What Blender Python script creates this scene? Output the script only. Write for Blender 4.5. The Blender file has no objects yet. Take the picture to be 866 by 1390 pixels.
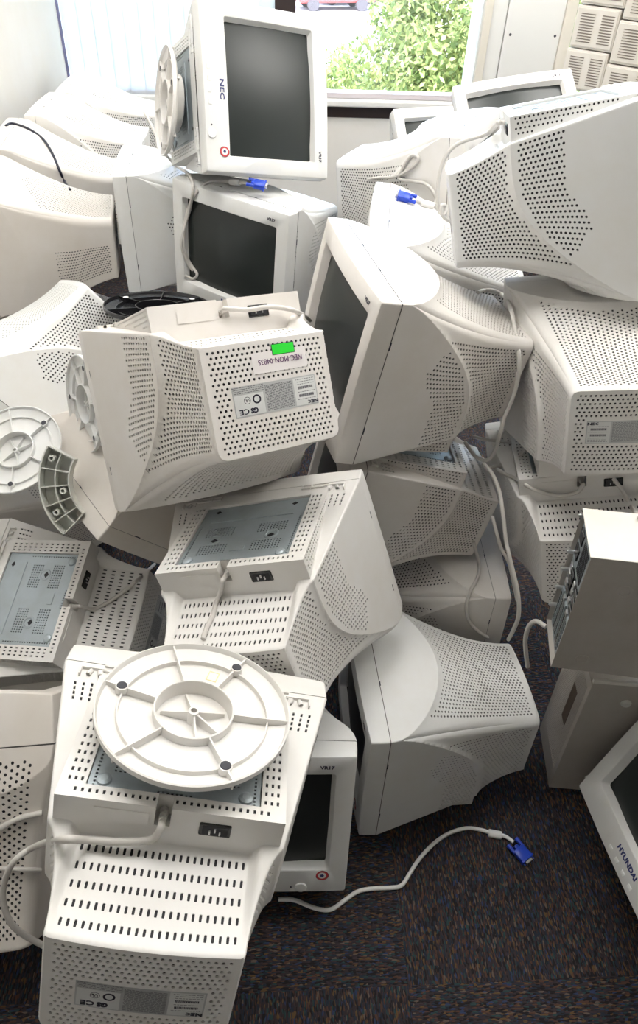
import bpy, bmesh, math, random
import numpy as np
from mathutils import Vector, Matrix, Quaternion
from mathutils.bvhtree import BVHTree

SC = bpy.context.scene
COL = SC.collection
random.seed(7)
PI = math.pi

# ------------------------------------------------------------------ camera
RW = np.array([[0.99897, 0.04533, 0.0], [0.02922, -0.64387, 0.76458], [0.03466, -0.76379, -0.64453]])
CAMP = Vector((0, 0, 1.70))
FPX = 985.6
cam_data = bpy.data.cameras.new('camera')
cam = bpy.data.objects.new('camera', cam_data)
COL.objects.link(cam)
rot = Matrix(((RW[0][0], -RW[0][1], -RW[0][2]), (RW[1][0], -RW[1][1], -RW[1][2]), (RW[2][0], -RW[2][1], -RW[2][2])))
cam.matrix_world = Matrix.Translation(CAMP) @ rot.to_4x4()
cam_data.sensor_fit = 'HORIZONTAL'
cam_data.sensor_width = 36
cam_data.lens = FPX / 866 * 36
cam_data.shift_y = -45 / 866
cam_data.clip_start = 0.05
cam_data.clip_end = 500
SC.camera = cam


def ray(px, py):
    c = np.array([(px - 433) / FPX, (py - 650) / FPX, 1.0])
    return Vector((RW @ c).tolist())


def at(px, py, Z):
    return CAMP + ray(px, py) * Z


# ------------------------------------------------------------------ materials
def new_mat(name, col, rough=.5, metal=0., bump=0., bscale=400., var=0., vscale=6., emit=None, estr=1., spec=None, coat=0.):
    m = bpy.data.materials.new(name)
    m.use_nodes = True
    nt = m.node_tree
    b = nt.nodes['Principled BSDF']
    b.inputs['Base Color'].default_value = (*col, 1)
    b.inputs['Roughness'].default_value = rough
    b.inputs['Metallic'].default_value = metal
    if spec is not None:
        b.inputs['Specular IOR Level'].default_value = spec
    if coat:
        b.inputs['Coat Weight'].default_value = coat
    tc = nt.nodes.new('ShaderNodeTexCoord')
    if bump:
        n = nt.nodes.new('ShaderNodeTexNoise')
        n.inputs['Scale'].default_value = bscale
        n.inputs['Detail'].default_value = 2
        nt.links.new(tc.outputs['Object'], n.inputs['Vector'])
        bp = nt.nodes.new('ShaderNodeBump')
        bp.inputs['Strength'].default_value = bump
        bp.inputs['Distance'].default_value = .001
        nt.links.new(n.outputs['Fac'], bp.inputs['Height'])
        nt.links.new(bp.outputs['Normal'], b.inputs['Normal'])
    if var:
        n = nt.nodes.new('ShaderNodeTexNoise')
        n.inputs['Scale'].default_value = vscale
        n.inputs['Detail'].default_value = 5
        n.inputs['Roughness'].default_value = .65
        nt.links.new(tc.outputs['Object'], n.inputs['Vector'])
        r = nt.nodes.new('ShaderNodeValToRGB')
        r.color_ramp.elements[0].position = .3
        r.color_ramp.elements[1].position = .62
        r.color_ramp.elements[0].color = (*[c * (1 - var) * (.99, .97, .93)[i] for i, c in enumerate(col)], 1)
        r.color_ramp.elements[1].color = (*col, 1)
        nt.links.new(n.outputs['Fac'], r.inputs['Fac'])
        nt.links.new(r.outputs['Color'], b.inputs['Base Color'])
    if emit:
        b.inputs['Emission Color'].default_value = (*emit, 1)
        b.inputs['Emission Strength'].default_value = estr
    return m


M = {
    'white': new_mat('white_plastic', (.80, .785, .765), .42, var=.05, bump=.05, bscale=900),
    'cool': new_mat('cool_white_plastic', (.78, .785, .78), .42, var=.04, bump=.05, bscale=900),
    'warm': new_mat('warm_grey_plastic', (.76, .73, .70), .45, var=.06, bump=.05, bscale=900),
    'beige': new_mat('beige_plastic', (.72, .68, .635), .45, var=.06, bump=.05, bscale=900),
    'grey': new_mat('grey_green_plastic', (.66, .67, .63), .5, var=.06),
    'hole': new_mat('painted_hole_shade', (.018, .018, .022), .7),  # near-black colour stands in for the unlit space behind openings
    'seam': new_mat('seam_shadow_gap', (.10, .095, .09), .8),
    'glass': new_mat('screen_glass', (.016, .021, .020), .32),
    'metal': new_mat('galvanised_steel', (.44, .50, .54), .45, metal=.55, var=.12, vscale=14),
    'steel': new_mat('bright_steel', (.6, .6, .6), .3, metal=.9),
    'label': new_mat('silver_label', (.52, .53, .53), .38, metal=.2),
    'labellight': new_mat('light_label', (.68, .69, .68), .4),
    'ink': new_mat('dark_ink', (.03, .03, .05), .5),
    'inkgrey': new_mat('grey_ink', (.20, .20, .21), .5),
    'blueink': new_mat('dark_blue_ink', (.03, .04, .16), .4),
    'purple': new_mat('purple_ink', (.10, .02, .12), .5),
    'paper': new_mat('paper_sticker', (.84, .80, .79), .6),
    'green': new_mat('green_sticker', (.02, .78, .04), .4),
    'red': new_mat('red_sticker', (.60, .05, .06), .4),
    'blue': new_mat('blue_plug_plastic', (.012, .055, .50), .35),
    'black': new_mat('black_plastic', (.012, .012, .014), .22),
    'rubber': new_mat('dark_rubber', (.05, .05, .06), .7),
    'cable': new_mat('grey_cable', (.60, .575, .54), .5),
    'whitecable': new_mat('white_cable', (.80, .79, .77), .45),
    'navycable': new_mat('black_cable', (.012, .014, .03), .4),
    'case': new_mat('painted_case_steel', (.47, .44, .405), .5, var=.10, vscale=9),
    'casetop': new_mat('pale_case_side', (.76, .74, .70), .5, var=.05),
    'brown': new_mat('brown_label', (.10, .07, .05), .6),
    'gold': new_mat('yellow_print', (.85, .72, .35), .6),
    'stain': new_mat('yellow_glue_stain', (.62, .55, .40), .5),
}

# ------------------------------------------------------------------ helpers
def link(name, me, mats, parent=None):
    o = bpy.data.objects.new(name, me)
    COL.objects.link(o)
    if mats is not None:
        for m in (mats if isinstance(mats, (list, tuple)) else [mats]):
            me.materials.append(m)
    if parent is not None:
        o.parent = parent
    return o


def tag(o, label=None, cat=None, group=None, kind=None):
    if label: o['label'] = label
    if cat: o['category'] = cat
    if group: o['group'] = group
    if kind: o['kind'] = kind
    return o


def bm_obj(name, bm, mats, parent=None, smooth=None):
    me = bpy.data.meshes.new(name)
    bmesh.ops.recalc_face_normals(bm, faces=bm.faces)
    bm.to_mesh(me)
    bm.free()
    if smooth is not None:
        me.polygons.foreach_set('use_smooth', [True] * len(me.polygons))
        me.set_sharp_from_angle(angle=smooth)
    return link(name, me, mats, parent)


def bx(bm, a, b, bev=0., mi=0, seg=2, mat=None):
    """box from corner a to corner b"""
    lo = [min(p, q) for p, q in zip(a, b)]
    hi = [max(p, q) for p, q in zip(a, b)]
    vs = [bm.verts.new((x, y, z)) for x in (lo[0], hi[0]) for y in (lo[1], hi[1]) for z in (lo[2], hi[2])]
    fs = []
    for idx in ((0, 1, 3, 2), (4, 6, 7, 5), (0, 4, 5, 1), (2, 3, 7, 6), (0, 2, 6, 4), (1, 5, 7, 3)):
        fs.append(bm.faces.new([vs[i] for i in idx]))
    for f in fs: f.material_index = mi
    if bev:
        es = list({e for f in fs for e in f.edges})
        r = bmesh.ops.bevel(bm, geom=es, offset=bev, segments=seg, profile=.5, affect='EDGES')
        for f in r['faces']: f.material_index = mi
        vs = list({v for f in r['faces'] for v in f.verts} | {v for v in vs if v.is_valid})
    if mat is not None:
        bmesh.ops.transform(bm, matrix=mat, verts=vs)
    return vs


def lathe(bm, prof, n=48, mi=0, mat=None, closed=False):
    """prof list of (r, z)"""
    rings = []
    allv = []
    for r, z in prof:
        if r < 1e-6:
            v = bm.verts.new((0, 0, z)); rings.append([v] * n); allv.append(v)
        else:
            ring = [bm.verts.new((r * math.cos(2 * PI * k / n), r * math.sin(2 * PI * k / n), z)) for k in range(n)]
            rings.append(ring); allv += ring
    for a, b in zip(rings[:-1], rings[1:]):
        for k in range(n):
            q = [a[k], a[(k + 1) % n], b[(k + 1) % n], b[k]]
            u = []
            for v in q:
                if v not in u: u.append(v)
            if len(u) > 2:
                f = bm.faces.new(u); f.material_index = mi
    if mat is not None:
        bmesh.ops.transform(bm, matrix=mat, verts=allv)
    return allv


def cyl(bm, p, q, r, n=16, mi=0, r2=None):
    p = Vector(p); q = Vector(q); d = q - p; L = d.length
    m = Matrix.Translation(p) @ d.to_track_quat('Z', 'Y').to_matrix().to_4x4()
    r2 = r if r2 is None else r2
    return lathe(bm, [(0, 0), (r, 0), (r2, L), (0, L)], n, mi, m)


def catmull(pts, sub=8):
    P = [pts[0] + (pts[0] - pts[1])] + list(pts) + [pts[-1] + (pts[-1] - pts[-2])]
    out = []
    for i in range(1, len(P) - 2):
        for k in range(sub):
            t = k / sub
            a, b, c, d = P[i - 1], P[i], P[i + 1], P[i + 2]
            out.append(.5 * ((2 * b) + (c - a) * t + (2 * a - 5 * b + 4 * c - d) * t * t + (3 * b - a - 3 * c + d) * t ** 3))
    out.append(P[-2])
    return out


def tube(bm, pts, r, n=10, mi=0):
    rings = []
    up = None
    for i, p in enumerate(pts):
        d = (pts[min(i + 1, len(pts) - 1)] - pts[max(i - 1, 0)])
        if d.length < 1e-9: d = Vector((0, 0, 1))
        d.normalize()
        if up is None:
            up = d.orthogonal().normalized()
        up = (up - d * up.dot(d))
        if up.length < 1e-6: up = d.orthogonal()
        up.normalize()
        s = d.cross(up)
        rr = r[i] if isinstance(r, (list, tuple)) else r
        rings.append([bm.verts.new(p + rr * (math.cos(2 * PI * k / n) * up + math.sin(2 * PI * k / n) * s)) for k in range(n)])
    for a, b in zip(rings[:-1], rings[1:]):
        for k in range(n):
            f = bm.faces.new([a[k], a[(k + 1) % n], b[(k + 1) % n], b[k]]); f.material_index = mi
    for e in (rings[0], rings[-1]):
        f = bm.faces.new(e); f.material_index = mi


def text_obj(name, body, size, mat, parent, matrix, extrude=.0003, sx=1., bold=0., align='CENTER'):
    cu = bpy.data.curves.new(name, 'FONT')
    cu.body = body
    cu.size = size
    cu.extrude = extrude
    cu.offset = bold
    cu.align_x = align
    cu.align_y = 'CENTER'
    cu.resolution_u = 2
    tmp = bpy.data.objects.new('tmp_text', cu)
    COL.objects.link(tmp)
    dg = bpy.context.evaluated_depsgraph_get()
    me = bpy.data.meshes.new_from_object(tmp.evaluated_get(dg))
    bpy.data.objects.remove(tmp)
    me.transform(matrix @ Matrix.Diagonal((sx, 1, 1, 1)))
    me.materials.clear()
    return link(name, me, mat, parent)


# ------------------------------------------------------------------ CRT housing surface (mm, x right, y back, z up)
YS, YR = 50., 408.
OFF = np.array([0., 200., -182.])          # base point of a monitor


def T(y): return 204 - .22 * (np.maximum(y, 50) - 50)
def TZ(y): return 179.5 - .06 * (np.maximum(y, 50) - 50)


def zf(y):
    s = np.clip((y - 290) / 118, 0, 1)
    return np.where(y < 290, -181 + (np.maximum(y, 50) - 50) * 42 / 240, -99.5 - 39.5 * (1 - s) ** 1.4)


class Shape:
    """housing surface functions; variant 'arched' has the D shaped tongues, 'smooth' has none"""

    def __init__(s, kind='arched'):
        s.kind = kind
        s.rmax = 20. if kind == 'arched' else 26.

    def yas(s, t):
        if s.kind != 'arched': return np.full_like(t, 150.) - 40 * t * t
        r = np.clip((t + .75) / 1.75, 0, 1)
        return 70 + 222 * np.maximum(1 - r ** 2.6, 0) ** .6

    def yat(s, u):
        L = 118 if s.kind == 'arched' else 70
        return 70 + L * np.maximum(1 - u * u, 0) ** .55

    def side(s, y, t, fl):
        ya = s.yas(t)
        q = np.clip((y - ya) / (YR - ya), 0, 1)
        if s.kind == 'arched':      # short concave fillet right behind the crease, then the long sweep
            A = 9 * (1 - np.clip((t + .75) / 1.75, 0, 1) ** 4)
            f = 117 + (T(ya) - A - 117) * (1 - q) ** 1.7 + A * np.exp(-np.maximum(y - ya, 0) / 9)
        else:
            f = 117 + (T(ya) - 117) * (1 - q) ** 1.45
        return np.where(fl > 0, f, T(y)) if fl is not None else np.where(y <= ya, T(y), f)

    def top(s, y, u, fl):
        ya = s.yat(u)
        q = np.clip((y - ya) / (YR - ya), 0, 1)
        A = 8 * (1 - np.minimum(u * u, 1) ** 2) if s.kind == 'arched' else 0.
        f = 88 + (TZ(ya) - A - 88) * (1 - q) ** 1.75 + A * np.exp(-np.maximum(y - ya, 0) / 9)
        return np.where(fl > 0, f, TZ(y)) if fl is not None else np.where(y <= ya, TZ(y), f)

    def Zt(s, y): return s.top(y, np.ones_like(y), None)
    def Xc(s, y): return s.side(y, np.ones_like(y), None)
    def Xb(s, y): return s.side(y, -np.ones_like(y), None)

    def rad(s, y): return 2.5 + (s.rmax - 2.5) * np.clip((y - 80) / 230, 0, 1)

    def inset(s, y):
        d = np.clip((y - 402) / 6.6, 0, 1)
        return 5 * (1 - np.sqrt(1 - np.minimum(d, .92) ** 2))

    def bow(s, p):
        k = np.clip((p[:, 1] - 300) / 108, 0, 1) ** 2
        p = p.copy()
        p[:, 1] += 7 * k * (1 - (p[:, 0] / 130) ** 2)
        return p

    def f_side(s, sg):
        def F(y, t, fl):
            zt, zb = s.Zt(y), zf(y)
            h = zt - zb
            x = s.side(y, t, fl)
            z = zb + h * (t + 1) / 2
            for end, r in ((1, s.rad(y)), (-1, np.full_like(y, 3.))):
                d = np.maximum((1 - end * t) / 2 * h, 0)
                a = (1 - d / r) * PI / 4
                m = d < r
                zc = (zt - r) if end == 1 else (zb + r)
                z = np.where(m, zc + end * r * np.sin(np.maximum(a, 0)), z)
                x = np.where(m, x - r + r * np.cos(np.maximum(a, 0)), x)
            x = x - s.inset(y)
            return s.bow(np.c_[sg * x, y, z])
        return F

    def f_top(s):
        def F(y, u, fl):
            X = s.Xc(y)
            z = s.top(y, u, fl)
            x = u * X
            r = s.rad(y)
            d = np.maximum((1 - np.abs(u)) * X, 0)
            a = np.maximum((1 - d / r) * PI / 4, 0)
            m = d < r
            x = np.where(m, np.sign(u) * (X - r + r * np.sin(a)), x)
            z = np.where(m, z - r + r * np.cos(a), z)
            return s.bow(np.c_[x, y, z - s.inset(y)])
        return F

    def f_bot(s):
        def F(y, v, fl):
            X = s.Xb(y)
            av = np.abs(v)
            x = np.where(av <= 1, 107 * v, np.sign(v) * (107 + (X - 107) * (av - 1)))
            z = zf(y)
            q = np.clip((y - 290) / 118, 0, 1)
            w = np.clip((np.abs(x) - 107) / 16, 0, 1)
            z = z + 20 * (1 - q) * (1 - w * w * (3 - 2 * w)) * (y >= 289.9)
            r = 3.
            d = np.maximum((2 - av) * (X - 107), 0)
            a = np.maximum((1 - d / r) * PI / 4, 0)
            m = (d < r) & (av > 1)
            x = np.where(m, np.sign(v) * (X - r + r * np.sin(a)), x)
            z = np.where(m, z + r - r * np.cos(a), z)
            return s.bow(np.c_[x, y, z + s.inset(y)])
        return F


class Surf:
    """accumulates perforated patches; loop normals are taken from the surface itself"""

    def __init__(s):
        s.co, s.no, s.faces, s.mi = [], [], [], []
        s.nv = 0

    def add(s, pts, nrm, mi=0):
        n = len(pts)
        s.co.append(np.asarray(pts, float)); s.no.append(np.asarray(nrm, float))
        s.faces.append(list(range(s.nv, s.nv + n)))
        s.mi.append(mi)
        s.nv += n

    def patch(s, F, rows, out, hole=None, size=(2.2, 2.2), shape='oct', crease=None, depth=1.7, mi=0):
        """rows: (v0, v1, ustart, uend, pitch, offset, perforated). out: outward sign for the cross product"""
        polys, holes = [], []
        for (v0, v1, ua, ub, pitch, off, perf) in rows:
            br = [ua]
            k = 0
            while True:
                u = ua + (k + off) * pitch
                k += 1
                if u <= ua + .02 * pitch: continue
                if u >= ub - .25 * pitch: break
                br.append(u)
            br.append(ub)
            vc = (v0 + v1) / 2
            for a, b in zip(br[:-1], br[1:]):
                uc = (a + b) / 2
                if perf and hole and abs((b - a) - pitch) < .02 * pitch and hole(uc, vc):
                    holes.append((a, b, v0, v1))
                    continue
                pl = [(a, v0), (uc, v0), (b, v0), (b, v1), (uc, v1), (a, v1)]
                if crease is None:
                    polys.append((pl, 0)); continue
                h = [p[0] - crease(p[1]) for p in pl]
                if max(h) <= 1e-6: polys.append((pl, 0))
                elif min(h) >= -1e-6: polys.append((pl, 1))
                else:
                    # split against the crease, following it through the cell
                    lo, hi = [], []
                    for i in range(6):
                        p, q = pl[i], pl[(i + 1) % 6]
                        hp, hq = h[i], h[(i + 1) % 6]
                        (lo if hp <= 0 else hi).append(p)
                        if (hp <= 0) != (hq <= 0):
                            x0, x1 = 0., 1.
                            for _ in range(14):
                                xm = (x0 + x1) / 2
                                hm = (p[0] + (q[0] - p[0]) * xm) - crease(p[1] + (q[1] - p[1]) * xm)
                                if (hm <= 0) == (hp <= 0): x0 = xm
                                else: x1 = xm
                            c = (p[0] + (q[0] - p[0]) * x0, p[1] + (q[1] - p[1]) * x0)
                            lo.append(c); hi.append(c)
                    if len(lo) > 2: polys.append((lo, 0))
                    if len(hi) > 2: polys.append((hi, 1))
        # batch evaluate
        def ev(U, V, FL):
            U = np.array(U, float); V = np.array(V, float); FL = np.array(FL)
            P = F(U, V, FL)
            e1, e2 = .4, .4 * s.vs
            Pu = F(U + e1, V, FL) - F(U - e1, V, FL)
            Pv = F(U, V + e2, FL) - F(U, V - e2, FL)
            n = np.cross(Pu, Pv) * out
            n /= np.maximum(np.linalg.norm(n, axis=1), 1e-9)[:, None]
            return P, n, np.linalg.norm(Pu, axis=1) / (2 * e1), np.linalg.norm(Pv, axis=1) / (2 * e2)
        U, V, FL, idx = [], [], [], []
        for pl, fl in polys:
            i0 = len(U)
            for p in pl: U.append(p[0]); V.append(p[1]); FL.append(fl)
            idx.append((i0, len(U)))
        if U:
            P, n, _, _ = ev(U, V, FL)
            for a, b in idx:
                if out > 0: s.add(P[a:b], n[a:b], mi)
                else: s.add(P[a:b][::-1], n[a:b][::-1], mi)
        if not holes: return
        H = np.array(holes)
        uc, vc = (H[:, 0] + H[:, 1]) / 2, (H[:, 2] + H[:, 3]) / 2
        fl = np.array([1 if (crease is None or u > crease(v)) else 0 for u, v in zip(uc, vc)])
        Pc, nc, du, dv = ev(uc, vc, fl)
        hu, hv = (H[:, 1] - H[:, 0]) / 2, (H[:, 3] - H[:, 2]) / 2
        ru, rv = np.minimum(size[0] / du, hu * .86), np.minimum(size[1] / dv, hv * .86)
        ang = [(-1, -1), (0, -1), (1, -1), (1, 0), (1, 1), (0, 1), (-1, 1), (-1, 0)]
        k = .7071 if shape == 'oct' else (.86 if shape == 'slot' else .98)
        inn = [(-k, -k), (0, -1), (k, -k), (1, 0), (k, k), (0, 1), (-k, k), (-1, 0)]
        if shape == 'slot': inn = [(-.9, -.9), (0, -1), (.9, -.9), (1, 0), (.9, .9), (0, 1), (-.9, .9), (-1, 0)]
        UO = np.array([[uc + a * hu, vc + b * hv] for a, b in ang])      # 8,2,n
        UI = np.array([[uc + a * ru, vc + b * rv] for a, b in inn])
        N = len(uc)
        def grid(UU):
            p, n, _, _ = ev(UU[:, 0].T.ravel(), UU[:, 1].T.ravel(), np.repeat(fl, 8))
            return p.reshape(N, 8, 3), n.reshape(N, 8, 3)
        PO, NO = grid(UO)
        PIn, NI = grid(UI)
        for i in range(N):
            for j in range(8):
                q = (j + 1) % 8
                pts = [PO[i, j], PO[i, q], PIn[i, q], PIn[i, j]]
                nr = [NO[i, j], NO[i, q], NI[i, q], NI[i, j]]
                if out < 0: pts, nr = pts[::-1], nr[::-1]
                s.add(pts, nr, mi)
                a, b = PIn[i, j], PIn[i, q]
                a2, b2 = a - nc[i] * depth, b - nc[i] * depth
                w = Pc[i] - (a + b) / 2
                w /= max(np.linalg.norm(w), 1e-9)
                pts = [a, b, b2, a2]
                if out < 0: pts = pts[::-1]
                s.add(pts, [w] * 4, mi)
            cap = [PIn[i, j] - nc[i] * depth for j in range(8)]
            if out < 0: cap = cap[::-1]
            s.add(cap, [nc[i]] * 8, 1)  # shallow cap, its dark colour paints in the shade inside the housing

    vs = 1.

    def quad(s, pts, n=None, mi=0):
        pts = np.asarray(pts, float)
        g = np.cross(pts[1] - pts[0], pts[2] - pts[0]) + np.cross(pts[2] - pts[0], pts[3] - pts[0])
        if n is None: n = g / np.linalg.norm(g)
        elif np.dot(g, n) < 0: pts = pts[::-1]
        s.add(pts, [n] * len(pts), mi)

    def build(s, name, mats, parent=None):
        co = (np.concatenate(s.co) - OFF) / 1000
        no = np.concatenate(s.no)
        me = bpy.data.meshes.new(name)
        me.from_pydata(co.tolist(), [], s.faces)
        me.polygons.foreach_set('material_index', s.mi)
        me.polygons.foreach_set('use_smooth', [True] * len(s.faces))
        me.update()
        me.normals_split_custom_set(no.tolist())
        return link(name, me, mats, parent)


def planar(o, a, b, n):
    """plane patch function: o + u*a + v*b"""
    o, a, b = (np.array(q, float) for q in (o, a, b))
    return lambda u, v, fl: o + u[:, None] * a + v[:, None] * b


def build_housing(kind='arched', big=False):
    sh = Shape(kind)
    S = Surf()
    arched = kind == 'arched'
    # ---- sides
    NR = 25
    tl = np.linspace(-.965, .80, NR + 1)
    for sg in (1, -1):
        rows = []
        S.vs = 1 / 100
        for v0, v1 in ((-1, -.985), (-.985, tl[0])):
            rows.append((v0, v1, YS, YR, 4.1, 0, False))
        for j in range(NR):
            rows.append((tl[j], tl[j + 1], YS, YR, 8.14 if arched else 7.8, .5 * (j % 2), True))
        for v0, v1 in zip((.8, .86, .9, .93, .955, .97, .985, .993), (.86, .9, .93, .955, .97, .985, .993, 1)):
            rows.append((v0, v1, YS, YR, 4.07, 0, False))
        if arched:
            def yfront(t, y):
                z = -160 + (t + 1) / 2 * 270
                if z < -55: return 198
                if z < 5: return 198 - (z + 55) / 60 * 48
                if z < 110: return 150 + (z - 5) / 95 * 62
                return 999
            def hole(y, t):
                ya = float(sh.yas(np.array([t]))[0])
                if y > 394: return False
                if y < ya: return y < ya - 11 and y > yfront(t, y)
                # spacing from the crease measured also across it
                ya2 = float(sh.yas(np.array([min(t + .09, 1.)]))[0])
                return y > ya + 10 and t < .79
            size = (2.55, 2.55)
            shape = 'oct'
        else:
            def hole(y, t): return 236 < y < 392 and -.72 < t < .14
            size = (2.6, 1.7)
            shape = 'slot'
        cr = (lambda t: float(sh.yas(np.array([t]))[0])) if arched else None
        F = sh.f_side(sg)
        if not arched:
            F0 = F
            F = lambda y, t, fl: F0(y, t, None)
        S.patch(F, rows, 1 if sg > 0 else -1, hole, size, shape, cr)
    # ---- top
    F = sh.f_top()
    S.vs = 1 / 150
    NT = 28
    ul = np.linspace(-.84, .84, NT + 1)
    rows = []
    edge = (.84, .88, .91, .935, .955, .97, .985, .993, 1.)
    pitch = 8.14 if not big else 13.
    for a, b in zip(edge[:-1], edge[1:]):
        rows.append((a, b, YS, YR, 4.07, 0, False))
        rows.append((-b, -a, YS, YR, 4.07, 0, False))
    if big:
        NT = 30; ul = np.linspace(-.84, .84, NT + 1)
    for j in range(NT):
        rows.append((ul[j], ul[j + 1], YS, YR, pitch, .5 * (j % 2), True))
    if arched:
        def holet(y, u): return float(sh.yat(np.array([u]))[0]) + 12 < y < 394
        crt = lambda u: float(sh.yat(np.array([u]))[0])
    elif big:
        def holet(y, u): return 70 < y < 392
        crt = None
    else:
        def holet(y, u): return 150 + 70 * abs(u) < y < 396
        crt = None
    if not arched:
        G0 = F
        F = lambda y, u, fl: G0(y, u, None)
    S.patch(F, rows, -1, holet, (2.45, 2.45) if not big else (3.3, 3.3), 'oct', crt)
    # ---- bottom flanks in front of the step (only outside the plateau)
    F = sh.f_bot()
    S.vs = 1 / 100
    rows = []
    for sg in (1, -1):
        e = (1, 1.3, 1.44, 1.58, 1.72, 1.86, 1.95, 2)
        for a, b in zip(e[:-1], e[1:]):
            v0, v1 = (a, b) if sg > 0 else (-b, -a)
            rows.append((v0, v1, YS, 290, 8.5, 0, True))
    S.patch(F, rows, 1, lambda y, v: 1.3 < abs(v) < 1.8 and 84 < y < 116, (2.9, 1.7), 'rect')
    # ---- bottom rear slotted panel
    rows = []
    vl = np.linspace(-1, 1, 25)
    for a, b in zip(vl[:-1], vl[1:]): rows.append((a, b, 290, YR, 21, .25, True))
    for sg in (1, -1):
        e = (1, 1.12, 1.25, 1.4, 1.55, 1.7, 1.85, 1.95, 2)
        for a, b in zip(e[:-1], e[1:]):
            v0, v1 = (a, b) if sg > 0 else (-b, -a)
            rows.append((v0, v1, 290, YR, 5.9, 0, False))
    S.patch(F, rows, 1, lambda y, v: 296 < y < 398, (4.6, 1.75), 'slot')
    # ---- rear panel: perforated middle and a plain rim following the side walls
    RB = lambda u, v, fl: sh.bow(np.c_[u, np.full_like(u, 408.), v])
    S.vs = 1
    rows = []
    cx, cz = 106., 85.
    zl = np.linspace(-6 - cz, -6 + cz, 21)
    lab = lambda x, z: (-78 < x < 86 and -33 < z < 27)
    for j, (a, b) in enumerate(zip(zl[:-1], zl[1:])):
        rows.append((a, b, -cx, cx, 8.83, .5 * (j % 2), True))
    S.patch(RB, rows, 1 if False else -1, (lambda x, z: not lab(x, z)) if not (kind != 'arched' and not big) else (lambda x, z: False), (2.4, 2.4), 'oct')
    loop_o, loop_i = [], []
    ts = [-1, -.985, -.965] + list(np.linspace(-.9, .8, 12)) + [.86, .9, .93, .955, .97, .985, .993, 1]
    y408 = np.array([408.])
    def o_side(sg, t): return sh.f_side(sg)(y408, np.array([float(t)]), None if not arched else np.array([1]))[0]
    def o_top(u): return sh.f_top()(y408, np.array([float(u)]), None if not arched else np.array([1]))[0]
    def o_bot(v): return sh.f_bot()(y408, np.array([float(v)]), None)[0]
    for t in ts: loop_o.append(o_side(1, t)); loop_i.append((cx, -6 + cz * max(-1, min(1, t / .96))))
    for u in reversed([-x for x in reversed(edge)] + list(np.linspace(-.8, .8, 12)) + list(edge)):
        loop_o.append(o_top(u)); loop_i.append((cx * max(-1, min(1, u / .95)), -6 + cz))
    for t in reversed(ts): loop_o.append(o_side(-1, t)); loop_i.append((-cx, -6 + cz * max(-1, min(1, t / .96))))
    for v in [-2, -1.95, -1.85, -1.7, -1.4] + list(np.linspace(-1, 1, 13)) + [1.4, 1.7, 1.85, 1.95, 2]:
        loop_o.append(o_bot(v)); loop_i.append((cx * max(-1, min(1, loop_o[-1][0] / 110)), -6 - cz))
    n = len(loop_o)
    for i in range(n):
        a, b = loop_o[i], loop_o[(i + 1) % n]
        c, d = loop_i[(i + 1) % n], loop_i[i]
        ci = sh.bow(np.array([[c[0], 408., c[1]], [d[0], 408., d[1]]]))
        S.quad([a, b, ci[0], ci[1]], (0, 1, 0))
    # ---- plateau (flat base block under the set)
    X0, Y0, Y1, ZP = 145., 52., 290., -182.
    def flat(x0, x1, y0, y1, z, px=None, py=None, hole=None, size=(1.7, 3.0), off=0):
        """rows run along y (u=y, v=x)"""
        FF = lambda u, v, fl: np.c_[v, u, np.full_like(u, z)]
        if px is None:
            S.patch(FF, [(x0, x1, y0, y1, y1 - y0, 0, False)], 1, None)
        else:
            nx = max(1, round((x1 - x0) / px))
            xl = np.linspace(x0, x1, nx + 1)
            S.patch(FF, [(a, b, y0, y1, py, off * (i % 2), True) for i, (a, b) in enumerate(zip(xl[:-1], xl[1:]))], 1, hole or (lambda u, v: True), (size[1], size[0]), 'rect')
    S.vs = 1
    flat(-X0, X0, Y0, 60, ZP)
    flat(-X0, -112, 60, 87, ZP); flat(112, X0, 60, 87, ZP)
    flat(-112, 112, 60, 87, ZP)
    for sg in (1, -1):
        x0, x1 = sorted((sg * 114., sg * 138.))
        flat(x0, x1, 87, 269, ZP, 8., 14.)
        a, b = sorted((sg * 112., sg * 114.)); flat(a, b, 87, 269, ZP)
        a, b = sorted((sg * 138., sg * X0)); flat(a, b, 87, 269, ZP)
    flat(-X0, -19, 269, 272, ZP); flat(1, X0, 269, 272, ZP)
    flat(-127, -19, 272, 284, ZP, 9., 12.); flat(1, 127, 272, 284, ZP, 9., 12.)
    flat(-X0, -127, 272, 290, ZP); flat(127, X0, 272, 290, ZP)
    flat(-127, -19, 284, 290, ZP); flat(1, 127, 284, 290, ZP)
    # recess walls for the mounting plate
    zr = ZP + 5
    S.quad([(-112, 87, ZP), (-112, 269, ZP), (-112, 269, zr), (-112, 87, zr)], (1, 0, 0))
    S.quad([(112, 87, ZP), (112, 87, zr), (112, 269, zr), (112, 269, ZP)], (-1, 0, 0))
    S.quad([(-112, 87, ZP), (-112, 87, zr), (112, 87, zr), (112, 87, ZP)], (0, 1, 0))
    S.quad([(-112, 269, ZP), (112, 269, ZP), (112, 269, zr), (-112, 269, zr)], (0, -1, 0))
    # step wall with the cable notch
    zb = -112.
    S.quad([(-X0, Y1, ZP), (-19, Y1, ZP), (-19, Y1, zb), (-X0, Y1, zb)][::-1], (0, 1, 0))
    S.quad([(1, Y1, ZP), (X0, Y1, ZP), (X0, Y1, zb), (1, Y1, zb)][::-1], (0, 1, 0))
    S.quad([(-19, Y1, -150), (1, Y1, -150), (1, Y1, zb), (-19, Y1, zb)][::-1], (0, 1, 0))
    yn = 271.
    S.quad([(-19, yn, ZP), (1, yn, ZP), (1, yn, -150), (-19, yn, -150)][::-1], (0, 1, 0))
    S.quad([(-19, yn, ZP), (-19, yn, -150), (-19, Y1, -150), (-19, Y1, ZP)], (1, 0, 0))
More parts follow.
